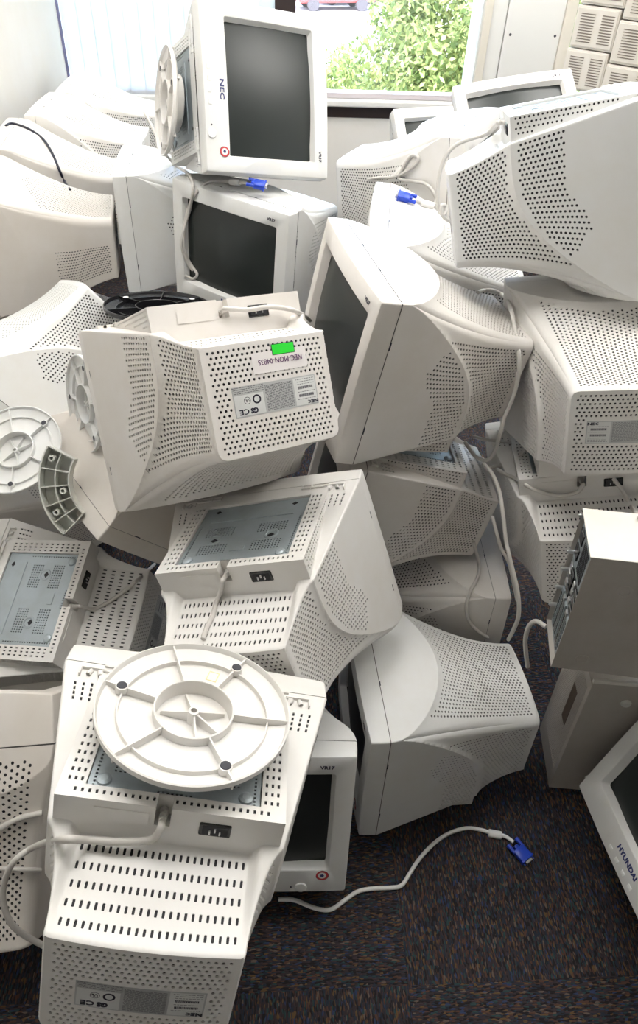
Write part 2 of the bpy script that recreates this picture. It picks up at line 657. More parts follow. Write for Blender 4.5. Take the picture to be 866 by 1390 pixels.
    S.quad([(1, yn, ZP), (1, Y1, ZP), (1, Y1, -150), (1, yn, -150)], (-1, 0, 0))
    S.quad([(-19, yn, -150), (1, yn, -150), (1, Y1, -150), (-19, Y1, -150)], (0, 0, -1))
    # raised strip beside the notch
    for x0, x1, z0, z1 in ((-96, -26, -170, -148),):
        bxq = [(x0, Y1 + 1.2, z0), (x1, Y1 + 1.2, z0), (x1, Y1 + 1.2, z1), (x0, Y1 + 1.2, z1)]
        S.quad(bxq[::-1], (0, 1, 0))
        S.quad([(x0, Y1, z1), (x1, Y1, z1), (x1, Y1 + 1.2, z1), (x0, Y1 + 1.2, z1)], (0, 0, 1))
        S.quad([(x0, Y1, z0), (x0, Y1 + 1.2, z0), (x1, Y1 + 1.2, z0), (x1, Y1, z0)], (0, 0, -1))
    # plateau side walls, front wall
    for sg in (1, -1):
        FF = lambda u, v, fl, sg=sg: np.c_[np.full_like(u, sg * X0), u, v]
        zl = np.linspace(-181.8, -139, 6)
        S.patch(FF, [(ZP, -181.8, Y0, Y1, 9, 0, False)] + [(a, b, Y0, Y1, 8., .5 * (i % 2), True) for i, (a, b) in enumerate(zip(zl[:-1], zl[1:]))],
                sg, lambda y, z: y < 284 and z < -181 + (y - 50) * 42 / 240 - 5 and z > -178, (2.1, 2.1), 'oct')
    # lip that tucks inside the bezel
    lo = []
    for (X, Zu, Zd) in ((202.4, 177.9, -179.4),):
        r = [(X, Zu), (-X, Zu), (-X, Zd), (X, Zd)]
        for i in range(4):
            a, b = r[i], r[(i + 1) % 4]
            pa = np.array([[a[0], 51, a[1]], [b[0], 51, b[1]], [b[0], 47, b[1]], [a[0], 47, a[1]]])
            S.quad(pa, None, 2)
    return S


def rr_loop(hx, z0, z1, r, y, n=6):
    """rounded rectangle loop in the xz plane"""
    pts = []
    for (cx, cz, a0) in ((hx - r, z1 - r, 0), (-hx + r, z1 - r, 90), (-hx + r, z0 + r, 180), (hx - r, z0 + r, 270)):
        for k in range(n + 1):
            a = math.radians(a0 + 90 * k / n)
            pts.append((cx + r * math.cos(a), y, cz + r * math.sin(a)))
    # add mid points along the straight edges so the front can bow
    out = []
    m = len(pts)
    for i in range(m):
        a, b = pts[i], pts[(i + 1) % m]
        out.append(a)
        if (i + 1) % (n + 1) == 0:
            for k in range(1, 12):
                out.append(tuple(a[q] + (b[q] - a[q]) * k / 12 for q in range(3)))
    return out


def build_bezel():
    bm = bmesh.new()
    def bowf(p):
        x, y, z = p
        k = max(0, 1 - y / 30)
        return ((x - OFF[0]) / 1000, (y + k * (7 * (x / 200) ** 2 + 3 * (z / 180) ** 2) - OFF[1]) / 1000, (z - OFF[2]) / 1000)
    L = [rr_loop(198, -176, 174, 4, 49, 4), rr_loop(203.6, -181, 179.3, 4, 48.5, 4), rr_loop(203.2, -180.5, 179, 4, 30, 4), rr_loop(201.6, -179.3, 178.4, 4, 3.5, 4), rr_loop(200.6, -178.3, 177.6, 4, 1, 4),
         rr_loop(198.8, -176.5, 176, 4, 0, 4),
         rr_loop(166.5, -116.5, 138, 7, 0, 4), rr_loop(165, -115, 136.5, 6, 1.2, 4), rr_loop(160, -111, 132.5, 5, 17, 4), rr_loop(158, -109, 130.5, 5, 22, 4)]
    rings = [[bm.verts.new(bowf(p)) for p in l] for l in L]
    for a, b in zip(rings[:-1], rings[1:]):
        n = len(a)
        for i in range(n): bm.faces.new([a[i], a[(i + 1) % n], b[(i + 1) % n], b[i]])
    return bm


def build_glass():
    bm = bmesh.new()
    n = 20
    g = []
    for j in range(n + 1):
        row = []
        for i in range(n + 1):
            x = -163 + 326 * i / n
            z = -114 + 249 * j / n
            y = 11.5 + 11 * (x / 163) ** 2 + 6 * ((z - 11) / 124) ** 2
            row.append(bm.verts.new(((x - OFF[0]) / 1000, (y - OFF[1]) / 1000, (z - OFF[2]) / 1000)))
        g.append(row)
    for j in range(n):
        for i in range(n): bm.faces.new([g[j][i], g[j][i + 1], g[j + 1][i + 1], g[j + 1][i]])
    return bm


def mm(x, y, z): return Vector(((x - OFF[0]) / 1000, (y - OFF[1]) / 1000, (z - OFF[2]) / 1000))


def front_y(x, z): return 7 * (x / 200) ** 2 + 3 * (z / 180) ** 2


def front_mat(x, z, dy=.3):
    """text frame lying on the bezel front, reading from outside"""
    return Matrix.Translation(mm(x, front_y(x, z) - dy, z)) @ Matrix(((1, 0, 0), (0, 0, 1), (0, 1, 0))).transposed().to_4x4() if False else \
        Matrix.Translation(mm(x, front_y(x, z) - dy, z)) @ Matrix.Rotation(math.radians(90), 4, 'X')


def rear_mat(x, z, dy=.5):
    y = 408 + 7 * (1 - (x / 130) ** 2) + dy
    return Matrix.Translation(mm(x, y, z)) @ Matrix.Rotation(PI, 4, 'Z') @ Matrix.Rotation(math.radians(90), 4, 'X')


def rear_quad(bm, x0, x1, z0, z1, dy, mi, n=8):
    for k in range(n):
        a, b = x0 + (x1 - x0) * k / n, x0 + (x1 - x0) * (k + 1) / n
        ya, yb = (408 + 7 * (1 - (q / 130) ** 2) + dy for q in (a, b))
        f = bm.faces.new([bm.verts.new(mm(a, ya, z0)), bm.verts.new(mm(b, yb, z0)), bm.verts.new(mm(b, yb, z1)), bm.verts.new(mm(a, ya, z1))])
        f.material_index = mi


def box_mm(bm, a, b, bev=0, mi=0):
    return bx(bm, mm(*a), mm(*b), bev / 1000, mi)


# ---- shared part objects (prototypes), later copied onto every monitor
class Part:
    def __init__(s, name, me, mats, subs=None, label=None):
        s.name, s.me, s.mats, s.subs, s.label = name, me, mats, subs or [], label


def mesh_of(o):
    me = o.data
    bpy.data.objects.remove(o)
    return me


def P_bm(name, bm, mats, smooth=None, subs=None, label=None):
    o = bm_obj(name, bm, mats, None, smooth)
    return Part(name, mesh_of(o), mats, subs, label)


HOUS = {}
for key, (kind, big) in {'arched': ('arched', False), 'smooth': ('smooth', False), 'coarse': ('smooth', True)}.items():
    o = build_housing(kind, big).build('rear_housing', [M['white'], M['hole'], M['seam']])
    HOUS[key] = mesh_of(o)
BEZ = P_bm('front_bezel', build_bezel(), [M['white']], math.radians(35))
GLASS = P_bm('screen', build_glass(), [M['glass']], math.radians(60))

# mounting plate
def make_plate():
    S = Surf()
    S.vs = 1
    z = -177.5
    FF = lambda u, v, fl: np.c_[v, u, np.full_like(u, z)]
    def fl_(x0, x1, y0, y1, px=None, py=None):
        if px is None: S.patch(FF, [(x0, x1, y0, y1, y1 - y0, 0, False)], 1, None)
        else:
            nx = max(1, round((x1 - x0) / px)); xl = np.linspace(x0, x1, nx + 1)
            S.patch(FF, [(a, b, y0, y1, py, 0, True) for a, b in zip(xl[:-1], xl[1:])], 1, lambda u, v: True, (1.5, 1.5), 'rect')
    fl_(-111, 111, 88, 146)
    for sg in (1, -1):
        a, b = sorted((sg * 111, sg * 106)); fl_(a, b, 146, 268)
        a, b = sorted((sg * 106, sg * 101)); fl_(a, b, 146, 268, 5, 6.1)
        a, b = sorted((sg * 101, sg * 84)); fl_(a, b, 146, 268)
        a, b = sorted((sg * 84, sg * 24)); fl_(a, b, 146, 158); fl_(a, b, 158, 188, 6, 6); fl_(a, b, 188, 212); fl_(a, b, 212, 242, 6, 6); fl_(a, b, 242, 268)
    fl_(-24, 24, 146, 261); fl_(-24, 24, 261, 266, 6, 5); fl_(-24, 24, 266, 268)
    return S
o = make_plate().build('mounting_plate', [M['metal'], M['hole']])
pl_me = mesh_of(o)
bm = bmesh.new(); bm.from_mesh(pl_me)
for x, y in ((-92, 256), (92, 256)):
    lathe(bm, [(11, 0), (9, -.003), (5, -.005), (0, -.006)] if False else [(.010, 0), (.009, -.003), (.005, -.0048), (0, -.0052)], 20, 0, Matrix.Translation(mm(x, y, -177.5)))
for x, y, s_ in ((-58, 200, 8), (58, 200, 8), (-82, 104, 7), (82, 104, 7)):
    v = [bm.verts.new(mm(x + s_ * math.cos(PI / 2 * k), y + .8 * s_ * math.sin(PI / 2 * k), -177.9)) for k in range(4)]
    f = bm.faces.new(v); f.material_index = 1
    if s_ == 8: lathe(bm, [(.015, 0), (.0135, -.001), (.0105, -.001), (.0095, 0)], 24, 0, Matrix.Translation(mm(x, y - 4, -177.6)))
bx(bm, mm(-88, 136, -177), mm(88, 140, -179.5), .0009, 0)
bx(bm, mm(-14, 226, -177), mm(14, 238, -179), .0006, 0)
bm.to_mesh(pl_me); bm.free()
PLATE = Part('mounting_plate', pl_me, [M['metal'], M['hole']])

# power inlet
bm = bmesh.new()
box_mm(bm, (38, 288, -166), (79, 292.2, -144), 2, 0)
box_mm(bm, (42, 291, -163), (75, 292.6, -147), .5, 1)
for x, z in ((52, -153), (58.5, -157), (65, -153)): box_mm(bm, (x - 1, 292, z - 3), (x + 1, 294.5, z + 3), 0, 2)
INLET = P_bm('power_inlet', bm, [M['black'], M['hole'], M['steel']])
# strain relief where the captive cable leaves
bm = bmesh.new()
for k in range(6): cyl(bm, mm(-9, 276 + k * 4, -160 - k * .6), mm(-9, 279.2 + k * 4, -160.4 - k * .6), .0062 - k * .0004, 14)
cyl(bm, mm(-9, 272, -159.6), mm(-9, 304, -163.6), .0044, 14)
RELIEF = P_bm('strain_relief', bm, [M['cable']], math.radians(40))

# hooks & clip recess at the front of the base
CLIPS = []
for sg in (1, -1):
    bm = bmesh.new()
    box_mm(bm, (sg * 88, 52, -184.2), (sg * 142, 53.5, -181.5), .3)
    for x0, x1 in ((88, 106), (108, 142)):
        box_mm(bm, (sg * x0, 56.5, -186), (sg * (x0 + 1.4), 67, -183), .3)
        box_mm(bm, (sg * x0, 55.5, -186), (sg * x1, 57, -183), .3)
        box_mm(bm, (sg * x0, 66.5, -186), (sg * x1, 68, -183), .3)
    CLIPS.append(P_bm('clip_recess', bm, [M['white']], math.radians(40)))
    bm = bmesh.new()
    box_mm(bm, (sg * 138, 60, -184), (sg * 176, 62.5, -172), .6)
    box_mm(bm, (sg * 174, 60, -183.5), (sg * 176.5, 76, -172), .6)
    for x in (147, 160):
        m = Matrix.Translation(mm(sg * x, 66, -180)) @ Matrix.Rotation(math.radians(sg * (20 if x < 150 else -20)), 4, 'Z') @ Matrix.Rotation(math.radians(90), 4, 'X')
        lathe(bm, [(.0035, -.008), (.0035, .002), (0, .003)], 12, 0, m)
    CLIPS.append(P_bm('base_hook', bm, [M['white']], math.radians(40)))
SLITS = []
for a, b in [((sg * 203.2, 49.2, z - 8), (sg * 204.15, 51.6, z + 8)) for sg in (1, -1) for z in (95, -95)] + [((x - 6, 49.2, 178.6), (x + 6, 51.4, 179.75)) for x in (-60, 60)]:
    bm = bmesh.new(); box_mm(bm, a, b, 0); SLITS.append(P_bm('seam_slit', bm, [M['ink']]))

# rating label
def rating_label(parent=None):
    bm = bmesh.new()
    rear_quad(bm, -74, 82, -28, 22, .5, 0)
    rear_quad(bm, 38, 80, -26, 20, .62, 1, 3)
    rear_quad(bm, -72, -20, -14, 20, .62, 1, 3)
    random.seed(3)
    for k in range(20):          # fine print block
        z = 18 - k * 2.15
        x = 35
        while x > -15:
            w = random.uniform(2, 6)
            rear_quad(bm, max(x - w, -16), x, z - .55, z + .55, .66, 2, 1); x -= w + 1.1
    for z in (4, -9): 
        x = 74
        while x > 46:
            w = random.uniform(.5, 1.4); rear_quad(bm, x - w, x, z - 2.3, z + 2.3, .72, 3, 1); x -= w + .5
    for z in (10, -2, -15, -19, -23):
        x = 78
        while x > 44:
            w = random.uniform(2, 5); rear_quad(bm, x - w, x, z - .5, z + .5, .7, 2, 1); x -= w + 1.2
    for z in (-17, -20, -23, -26):
        x = -18
        while x > -70:
            w = random.uniform(2, 5); rear_quad(bm, x - w, x, z - .5, z + .5, .7, 2, 1); x -= w + 1.2
    o = bm_obj('rating_label', bm, [M['label'], M['labellight'], M['inkgrey'], M['ink']])
    return o
lab_o = rating_label()
LABEL = Part('rating_label', mesh_of(lab_o), [M['label'], M['labellight'], M['inkgrey'], M['ink']])


def t_part(name, body, size, mat, matrix, **k):
    o = text_obj(name, body, size, mat, None, matrix, **k)
    return Part(name, mesh_of(o), [mat])


LABEL.subs = [t_part('label_lettering', 'NEC', .0075, M['ink'], rear_mat(70, 16, .8), sx=1.5, bold=.0003),
              t_part('approval_mark', 'CE', .012, M['ink'], rear_mat(-58, 13, .8), sx=1.2, bold=.0003),
              t_part('approval_mark', 'GS', .011, M['ink'], rear_mat(-40, 13, .8), sx=1.0, bold=.0006),
              t_part('approval_mark', 'UL', .0065, M['ink'], rear_mat(-50, -4, .8))]
bm = bmesh.new()
for (cx_, r, ri) in ((-33, 7.5, 4.8), (-50, 6, 5.3)):
    n = 24
    for k in range(n):
        a0, a1 = 2 * PI * k / n, 2 * PI * (k + 1) / n
        y = 408 + 7 * (1 - (cx_ / 130) ** 2) + .9
        bm.faces.new([bm.verts.new(mm(cx_ + q * math.cos(a), y, -4 + q * math.sin(a))) for q, a in ((ri, a0), (r, a0), (r, a1), (ri, a1))])
bm_ = bm_obj('approval_ring', bm, [M['ink']])
LABEL.subs.append(Part('approval_ring', mesh_of(bm_), [M['ink']]))

LOGO = t_part('maker_logo', 'NEC', .016, M['blueink'], front_mat(5, -131), sx=1.55, bold=.0006)
VR = t_part('model_lettering', 'VR17', .0105, M['ink'], front_mat(147, 153), sx=1.15, bold=.0004)
HYU = t_part('maker_logo', 'HYUNDAI', .0155, M['blueink'], front_mat(0, -140), sx=1.05, bold=.0006)
# buttons
BUTS = []
for x in (-45, -18, 9, 37):
    y = front_y(x, -163)
    bm = bmesh.new(); box_mm(bm, (x - 6, y - 1.4, -168), (x + 6, y + 2, -159), 1.0)
    BUTS.append(P_bm('control_button', bm, [M['white']], math.radians(40)))
bm = bmesh.new()
y = front_y(110, -163)
lathe(bm, [(.0125, 0), (.0125, .0012), (.011, .003), (0, .0036)], 28, 0, Matrix.Translation(mm(110, y, -163)) @ Matrix.Rotation(PI / 2, 4, 'X'))
PWR = P_bm('power_button', bm, [M['white']], math.radians(40))
bm = bmesh.new()
cyl(bm, mm(90, front_y(90, -163) + 1, -163), mm(90, front_y(90, -163) - .6, -163), .0022, 12)
LED = P_bm('power_light', bm, [M['ink']])
bm = bmesh.new()
F0 = Matrix.Translation(mm(152, front_y(152, -130) - .25, -130)) @ Matrix.Rotation(PI / 2, 4, 'X')
lathe(bm, [(.0125, 0), (.0125, .0004), (.0085, .0004)], 32, 0, F0)
lathe(bm, [(.0085, .00045), (0, .00045)], 32, 1, F0)
lathe(bm, [(.0045, .0007), (0, .0007)], 5, 2, F0)
lathe(bm, [(.0135, .0001), (.0124, .0003)], 32, 3, F0)
STK = P_bm('round_sticker', bm, [M['red'], M['paper'], M['blueink'], M['ink']], label='round red and white sticker')


# ------------------------------------------------------------------ swivel stand (underside towards +z)
def make_stand_mesh(name, mats):
    """mats: body, foot"""
    bm = bmesh.new()
    R = .135
    # outer bowl
    lathe(bm, [(0, -.034), (.060, -.034), (.070, -.030), (.074, -.020), (.078, -.010), (.105, -.007), (.127, -.003), (R, .003), (R, .011), (R - .0022, .012),
               (R - .003, .011), (R - .005, .004), (.118, 0), (.106, -.002), (.105, .004), (.1028, .004), (.1025, -.003), (.060, -.004), (.0565, -.004), (.056, .009), (.0538, .010), (.053, .009), (.052, -.014), (.020, -.016),
               (.0075, -.016), (.0075, .004), (.0045, .005), (.0045, -.01), (0, -.01)], 96, 0)
    def rib(a, r0, r1, z0, z1, zt=None, w=.0012):
        m = Matrix.Rotation(math.radians(a), 4, 'Z')
        zt = z1 if zt is None else zt
        vs = [bm.verts.new(m @ Vector(p)) for p in ((r0, -w, z0), (r0, w, z0), (r1, w, z0), (r1, -w, z0), (r0, -w, z1), (r0, w, z1), (r1, w, zt), (r1, -w, zt))]
        for q in ((0, 1, 2, 3), (4, 7, 6, 5), (0, 4, 5, 1), (1, 5, 6, 2), (2, 6, 7, 3), (3, 7, 4, 0)): bm.faces.new([vs[i] for i in q])
    for a in (168, 112, 62, 0, -60, -132):
        rib(a, .053, .133, -.006, .008, .010)
    for a in (-75, -30, 20, 110, 175):
        rib(a, .007, .046, -.016, .001, -.008)
    o = bm_obj(name, bm, [mats[0]], None, math.radians(30))
    body = mesh_of(o)
    feet = []
    for a in (168, -60, 62):
        bm = bmesh.new()
        m = Matrix.Translation((.1075 * math.cos(math.radians(a)), .1075 * math.sin(math.radians(a)), .004))
        lathe(bm, [(.0088, -.004), (.0088, .006), (.0074, .0065), (.0074, .005), (0, .005)], 24, 0, m)
        lathe(bm, [(.0072, .0052), (.0068, .0072), (0, .0078)], 24, 1, m)
        o = bm_obj('rubber_foot', bm, [mats[0], mats[1]], None, math.radians(40))
        feet.append(mesh_of(o))
    return body, feet


ST_BODY, ST_FEET = make_stand_mesh('swivel_stand', [M['white'], M['rubber']])


def child(part, parent, col=None, depth=0):
    o = bpy.data.objects.new(part.name, part.me)
    COL.objects.link(o)
    o.parent = parent
    if part.label: o['label'] = part.label
    if col: recolor(o, col)
    for s in part.subs: child(s, o, None, depth + 1)
    return o


WHITE_NAMES = {'white_plastic'}


def recolor(o, col):
    for i, sl in enumerate(o.material_slots):
        if sl.material and sl.material.name in WHITE_NAMES:
            sl.link = 'OBJECT'
            sl.material = M[col]


def add_stand(parent, x, y, z, turn, name='swivel_stand', tilt=(0, 0), col=None):
    o = bpy.data.objects.new(name, ST_BODY)
    COL.objects.link(o)
    o.parent = parent
    o.matrix_local = Matrix.Translation(mm(x, y, z)) @ Matrix.Rotation(PI, 4, 'X') @ Matrix.Rotation(tilt[0], 4, 'X') @ Matrix.Rotation(tilt[1], 4, 'Y') @ Matrix.Rotation(math.radians(turn), 4, 'Z')
    if col: recolor(o, col)
    for f in ST_FEET:
        c = bpy.data.objects.new('rubber_foot', f); COL.objects.link(c); c.parent = o
        if col: recolor(c, col)
    return o


POSE = {
    'K': ((-0.1682, 0.51, 0.7702), (0.1274, 0.9886, 0.0047, -0.0802)),
    'H': ((-0.1388, 0.9547, 0.7485), (0.0678, 0.9801, -0.0822, 0.1676)),
    'A': ((-0.223, 1.2389, 1.0642), (0.2841, 0.9169, 0.2791, 0.0271)),
    'G': ((0.159, 1.3924, 0.7356), (0.7882, -0.074, 0.0581, -0.6082)),
    'M24': ((0.2907, 0.9655, 0.0022), (0.7483, -0.0241, -0.0198, -0.6626)),
    'M12': ((0.6328, 1.3186, 0.7001), (0.0398, -0.0752, 0.0612, 0.9945)),
    'F': ((0.4233, 1.5847, 1.3594), (0.0192, -0.6617, 0.7351, -0.1462)),
    'M1': ((-0.4341, 2.1794, 1.1882), (0.647, -0.3388, 0.6828, 0.0193)),
    'M2': ((-0.1984, 2.1455, 0.6417), (0.9621, -0.0158, 0.0213, -0.2715)),
    'J': ((-0.6251, 1.0658, 0.4128), (0.0388, -0.7356, -0.6506, -0.1848)),
    'L': ((-0.1167, 0.7727, 0.035), (0.9884, -0.151, 0.0078, 0.0165)),
    'M2b': ((-0.4847, 2.3892, 0.6138), (0.7626, -0.0161, -0.0257, -0.6462)),
    'P1': ((-0.8989, 2.2274, 0.601), (0.7818, -0.0099, 0.0116, -0.6233)),
    'P2': ((-0.9769, 2.6277, 0.602), (0.7676, -0.0311, 0.0149, -0.64)),
    'P3': ((-0.9611, 3.0202, 0.607), (0.7398, -0.019, -0.0008, -0.6725)),
    'P4': ((-0.9992, 3.5218, 0.5821), (0.7318, -0.0027, -0.003, -0.6815)),
    'M5': ((0.269, 2.2092, 0.803), (0.8318, -0.053, -0.022, 0.5521)),
    'M8': ((0.2566, 1.7978, 0.6803), (0.6836, -0.0289, 0.0429, -0.728)),
    'M7': ((0.4533, 3.069, 0.5936), (0.92, -0.3679, -0.0558, 0.1231)),
    'M6': ((0.6683, 2.623, 0.8153), (0.8821, -0.4626, -0.0881, -0.0122)),
    'M14': ((-0.6383, 1.6953, 0.5095), (0.8675, 0.181, -0.2687, -0.3774)),
    'M19': ((-0.2838, 1.4445, 0.4762), (0.8447, 0.3152, -0.1395, -0.4095)),
    'M20': ((0.2352, 1.4088, 0.6751), (0.049, -0.677, -0.7277, 0.0985)),
    'M22': ((0.2846, 1.3578, 0.0005), (0.6944, -0.0076, 0.0007, 0.7195)),
    'M23': ((0.6014, 1.3478, 0.6781), (0.0571, 0.9909, -0.0416, 0.1142)),
    'M27': ((-0.6135, 0.7675, 0.0721), (0.05, 0.0537, 0.32, -0.9446)),
    'HY': ((0.8153, 0.6371, 0.0939), (0.727, -0.1901, 0.0751, -0.6555)),
    'M30': ((-0.86, 1.62, 0.001), (0.8387, 0.0, 0.0, -0.5446)),
    'M16': ((-0.87, 2.22, 0.235), (0.7416, 0.0, -0.0, -0.6709)),
}
MON = {}
LABELS = {
    'K': 'white computer monitor lying upside down in front, its round swivel base facing up',
    'H': 'white computer monitor upside down above the nearest one, bare grey metal plate, no base',
    'A': 'upturned white monitor with a bright green sticker on its vented back',
    'G': 'white computer monitor leaning left with its screen half hidden, beside the green-stickered one',
    'M24': 'large white monitor on the carpet seen from above, rear vents pointing right',
    'M12': 'white monitor at the right edge with its label and vented back facing the camera',
    'F': 'white upside down monitor atop the right side heap, big perforated side facing the camera',
    'M1': 'white monitor turned on its side atop the heap, round base at its left',
    'M2': 'white monitor under the sideways one, dark screen turned right with a blue plug on top',
    'J': 'white monitor at the left edge lying base up, grey metal plate and slots showing',
    'L': 'white monitor standing on the carpet behind the nearest one, dark screen and red round sticker',
    'M2b': 'white monitor seen from its plain side, wedged between the slotted one and the dark screen',
    'P1': 'beige monitor by the left wall with rows of side slots, front of the wall row',
    'P2': 'white monitor by the left wall with a black cable draped over it',
    'P3': 'white monitor by the left wall behind the one with the black cable',
    'P4': 'farthest white monitor of the row along the left wall, under the window',
    'M5': 'white monitor behind the heap, rear pointing left, a looped cable lying on it',
    'M8': 'white monitor with smooth rounded top carrying a blue plug mid heap',
    'M7': 'white monitor near the window sill, only its top bezel and dark screen corner showing',
    'M6': 'white monitor leaning back below the window pillar, screen reflecting blue light',
    'M14': 'white monitor tipped at the left edge, vented side showing, above the loose round stands',
    'M19': 'monitor lying face down under the green-stickered one, only its bezel corner showing',
    'M20': 'upside down monitor squeezed under the leaning one, perforated side facing the camera',
    'M22': 'monitor low in the heap with yellow glue marks on its bezel',
    'M23': 'upside down monitor under the labelled one at right, slots showing above the computer cases',
    'M27': 'beige grey monitor in the lower left corner with large round vent holes',
    'HY': 'white monitor in the lower right corner, dark screen and blue maker lettering',
    'M30': 'beige monitor low at the left edge, glimpsed behind the ribbed bracket',
    'M16': 'grey beige monitor mostly hidden beneath the beige one with side slots',
}
STYLE = {'M30': ('smooth', 'beige'), 'P1': ('smooth', 'beige'), 'P2': ('smooth', 'warm'), 'M27': ('coarse', 'beige'), 'M16': ('smooth', 'beige'), 'HY': ('smooth', 'cool'),
         'G': ('arched', 'warm'), 'A': ('arched', 'warm'), 'M20': ('arched', 'warm'), 'M19': ('arched', 'beige'), 'M24': ('arched', 'cool'), 'F': ('arched', 'cool'), 'M14': ('arched', 'cool'), 'L': ('arched', 'cool'), 'M1': ('arched', 'cool'), 'M2b': ('arched', 'cool'), 'M22': ('arched', 'warm'), 'M2': ('arched', 'cool')}
GROUP = 'discarded computer monitors in the heap'
for key, (loc, q) in POSE.items():
    e = bpy.data.objects.new('computer_monitor', None)
    COL.objects.link(e)
    e.empty_display_size = .05
    e.location = loc
    e.rotation_mode = 'QUATERNION'
    e.rotation_quaternion = Quaternion(q).normalized()
    tag(e, LABELS[key], 'computer monitor', GROUP)
    kind, col = STYLE.get(key, ('arched', 'white'))
    h = bpy.data.objects.new('rear_housing', HOUS[kind]); COL.objects.link(h); h.parent = e; recolor(h, col)
    for p in [BEZ, GLASS, PWR, LED] + BUTS + CLIPS: child(p, e, col)
    child(PLATE, e); child(INLET, e)
    for p in SLITS: child(p, e)
    if key != 'HY':
        child(LABEL, e)
    if kind == 'arched':
        child(LOGO, e); child(VR, e); child(STK, e)
    if key == 'HY': child(HYU, e)
    if key in ('K', 'H', 'A', 'J', 'F', 'M23'): child(RELIEF, e)
    if key == 'M27':
        for c in e.children:
            if c.name.startswith(('front_bezel', 'screen', 'control_b', 'power_b', 'power_l')):
                c.matrix_local = Matrix.Translation((0, (49.6 - 200) / 1000 * (1 - 2.2), 0)) @ Matrix.Diagonal((1, 2.2, 1, 1))
    MON[key] = e
bpy.context.view_layer.update()

add_stand(MON['K'], 4, 158, -216, 0)
add_stand(MON['M1'], 6, 176, -219, 40, tilt=(math.radians(6.4), math.radians(-4)))


# swivel dome between the base disc and the sideways monitor is part of its stand; a cut-out catch on the dome
bm = bmesh.new()
box_mm(bm, (-14, 214, -205), (10, 236, -196), 1.5, 0)
bm_obj('stand_catch', bm, [M['ink']], MON['M1'])

# inventory sticker and green sticker on the upturned monitor
bm = bmesh.new(); rear_quad(bm, -30, 71, -77, -43, 1.0, 0)
s = bm_obj('inventory_sticker', bm, [M['paper']], MON['A']); s['label'] = 'white inventory sticker'
text_obj('sticker_lettering', 'NEC-MON-04835', .0128, M['purple'], s, rear_mat(21, -61, 1.3), sx=.86)
bm = bmesh.new(); rear_quad(bm, 9, 50, -86, -70, 1.4, 0); rear_quad(bm, 8, 51, -87, -69, 1.2, 1)
s = bm_obj('green_sticker', bm, [M['green'], M['ink']], MON['A']); s['label'] = 'bright green rectangular sticker'

# yellow print on the underside of the nearest stand, glue stains
for ch in MON['K'].children:
    if ch.name.startswith('swivel_stand'):
        bm = bmesh.new()
        m = Matrix.Rotation(math.radians(78), 4, 'Z')
        for a, b, c, d in ((0, 0, 1.4, 16), (0, 14.6, 20, 16), (18.6, 0, 20, 16), (0, 0, 20, 1.4)):
            bx(bm, (.074 + a / 1000, -.008 + b / 1000, -.0034), (.074 + c / 1000, -.008 + d / 1000, -.0030), 0, 0, mat=m)
        bm_obj('moulded_print', bm, [M['gold']], ch)


# ------------------------------------------------------------------ loose stands
def loose_stand(center, normal, turn, label, col=None, body=None, feet=None, scale=1.):
    n = Vector(normal).normalized()
    o = bpy.data.objects.new('swivel_stand', body or ST_BODY)
    COL.objects.link(o)
    o.matrix_world = Matrix.Translation(center) @ n.to_track_quat('Z', 'Y').to_matrix().to_4x4() @ Matrix.Rotation(math.radians(turn), 4, 'Z') @ Matrix.Scale(scale, 4)
    tag(o, label, 'monitor stand')
    if col: recolor(o, col)
    for f in (feet or ST_FEET):
        c = bpy.data.objects.new('rubber_foot', f); COL.objects.link(c); c.parent = o
        if col: recolor(c, col)
    return o


loose_stand(at(21, 611, 1.63), (-.10, -.45, .88), 120, 'loose white round monitor stand lying ribs up at the left edge', 'cool', scale=.80)
loose_stand(at(117, 548, 1.60), (-.80, -.56, .20), 30, 'loose white round monitor stand wedged on edge beside the lying one', 'cool', scale=.80)
BL_BODY, BL_FEET = make_stand_mesh('swivel_stand', [M['black'], M['gold']])
for f in BL_FEET:
    f.materials[1] = M['paper']
loose_stand((-.435, 1.70, .815), (.017, .2, .97), 168, 'loose black round monitor stand with pale feet', None, BL_BODY, BL_FEET)

# bracket with ribbed cells (broken piece of a stand)
bm = bmesh.new()
def arcpt(r, a, z): return Vector((r * math.cos(math.radians(a)), r * math.sin(math.radians(a)), z))
NA = 14
for (r, z0, z1, w) in ((.125, 0, .030, .0025), (.100, 0, .024, .002), (.076, 0, .026, .0025)):
    for k in range(NA):
        a0, a1 = -38 + 76 * k / NA, -38 + 76 * (k + 1) / NA
        vs = [bm.verts.new(arcpt(rr, a, z)) for z in (z0, z1) for rr, a in ((r, a0), (r + w, a0), (r + w, a1), (r, a1))]
        for q in ((0, 1, 2, 3), (4, 7, 6, 5), (0, 4, 5, 1), (1, 5, 6, 2), (2, 6, 7, 3), (3, 7, 4, 0)): bm.faces.new([vs[i] for i in q])
for k in range(NA):
    a0, a1 = -38 + 76 * k / NA, -38 + 76 * (k + 1) / NA
    bm.faces.new([bm.verts.new(arcpt(r, a, -.001)) for r, a in ((.076, a0), (.1275, a0), (.1275, a1), (.076, a1))])
    bm.faces.new([bm.verts.new(arcpt(r, a, .0015)) for r, a in ((.076, a0), (.1275, a0), (.1275, a1), (.076, a1))])
for a in (-38, -20, -4, 12, 26, 38):
    m = Matrix.Rotation(math.radians(a), 4, 'Z')
    bx(bm, (.077, -.001, 0), (.126, .001, .025), 0, mat=m)
for a, r in ((-30, .112), (2, .088), (20, .112)):
    m = Matrix.Translation(arcpt(r, a, 0))
    lathe(bm, [(.0055, 0), (.0055, .03), (.003, .03), (.003, .01), (0, .01)], 16, 0, m)
o = bm_obj('stand_bracket', bm, [M['grey']], None, math.radians(30))
bz = -ray(100, 640).normalized()
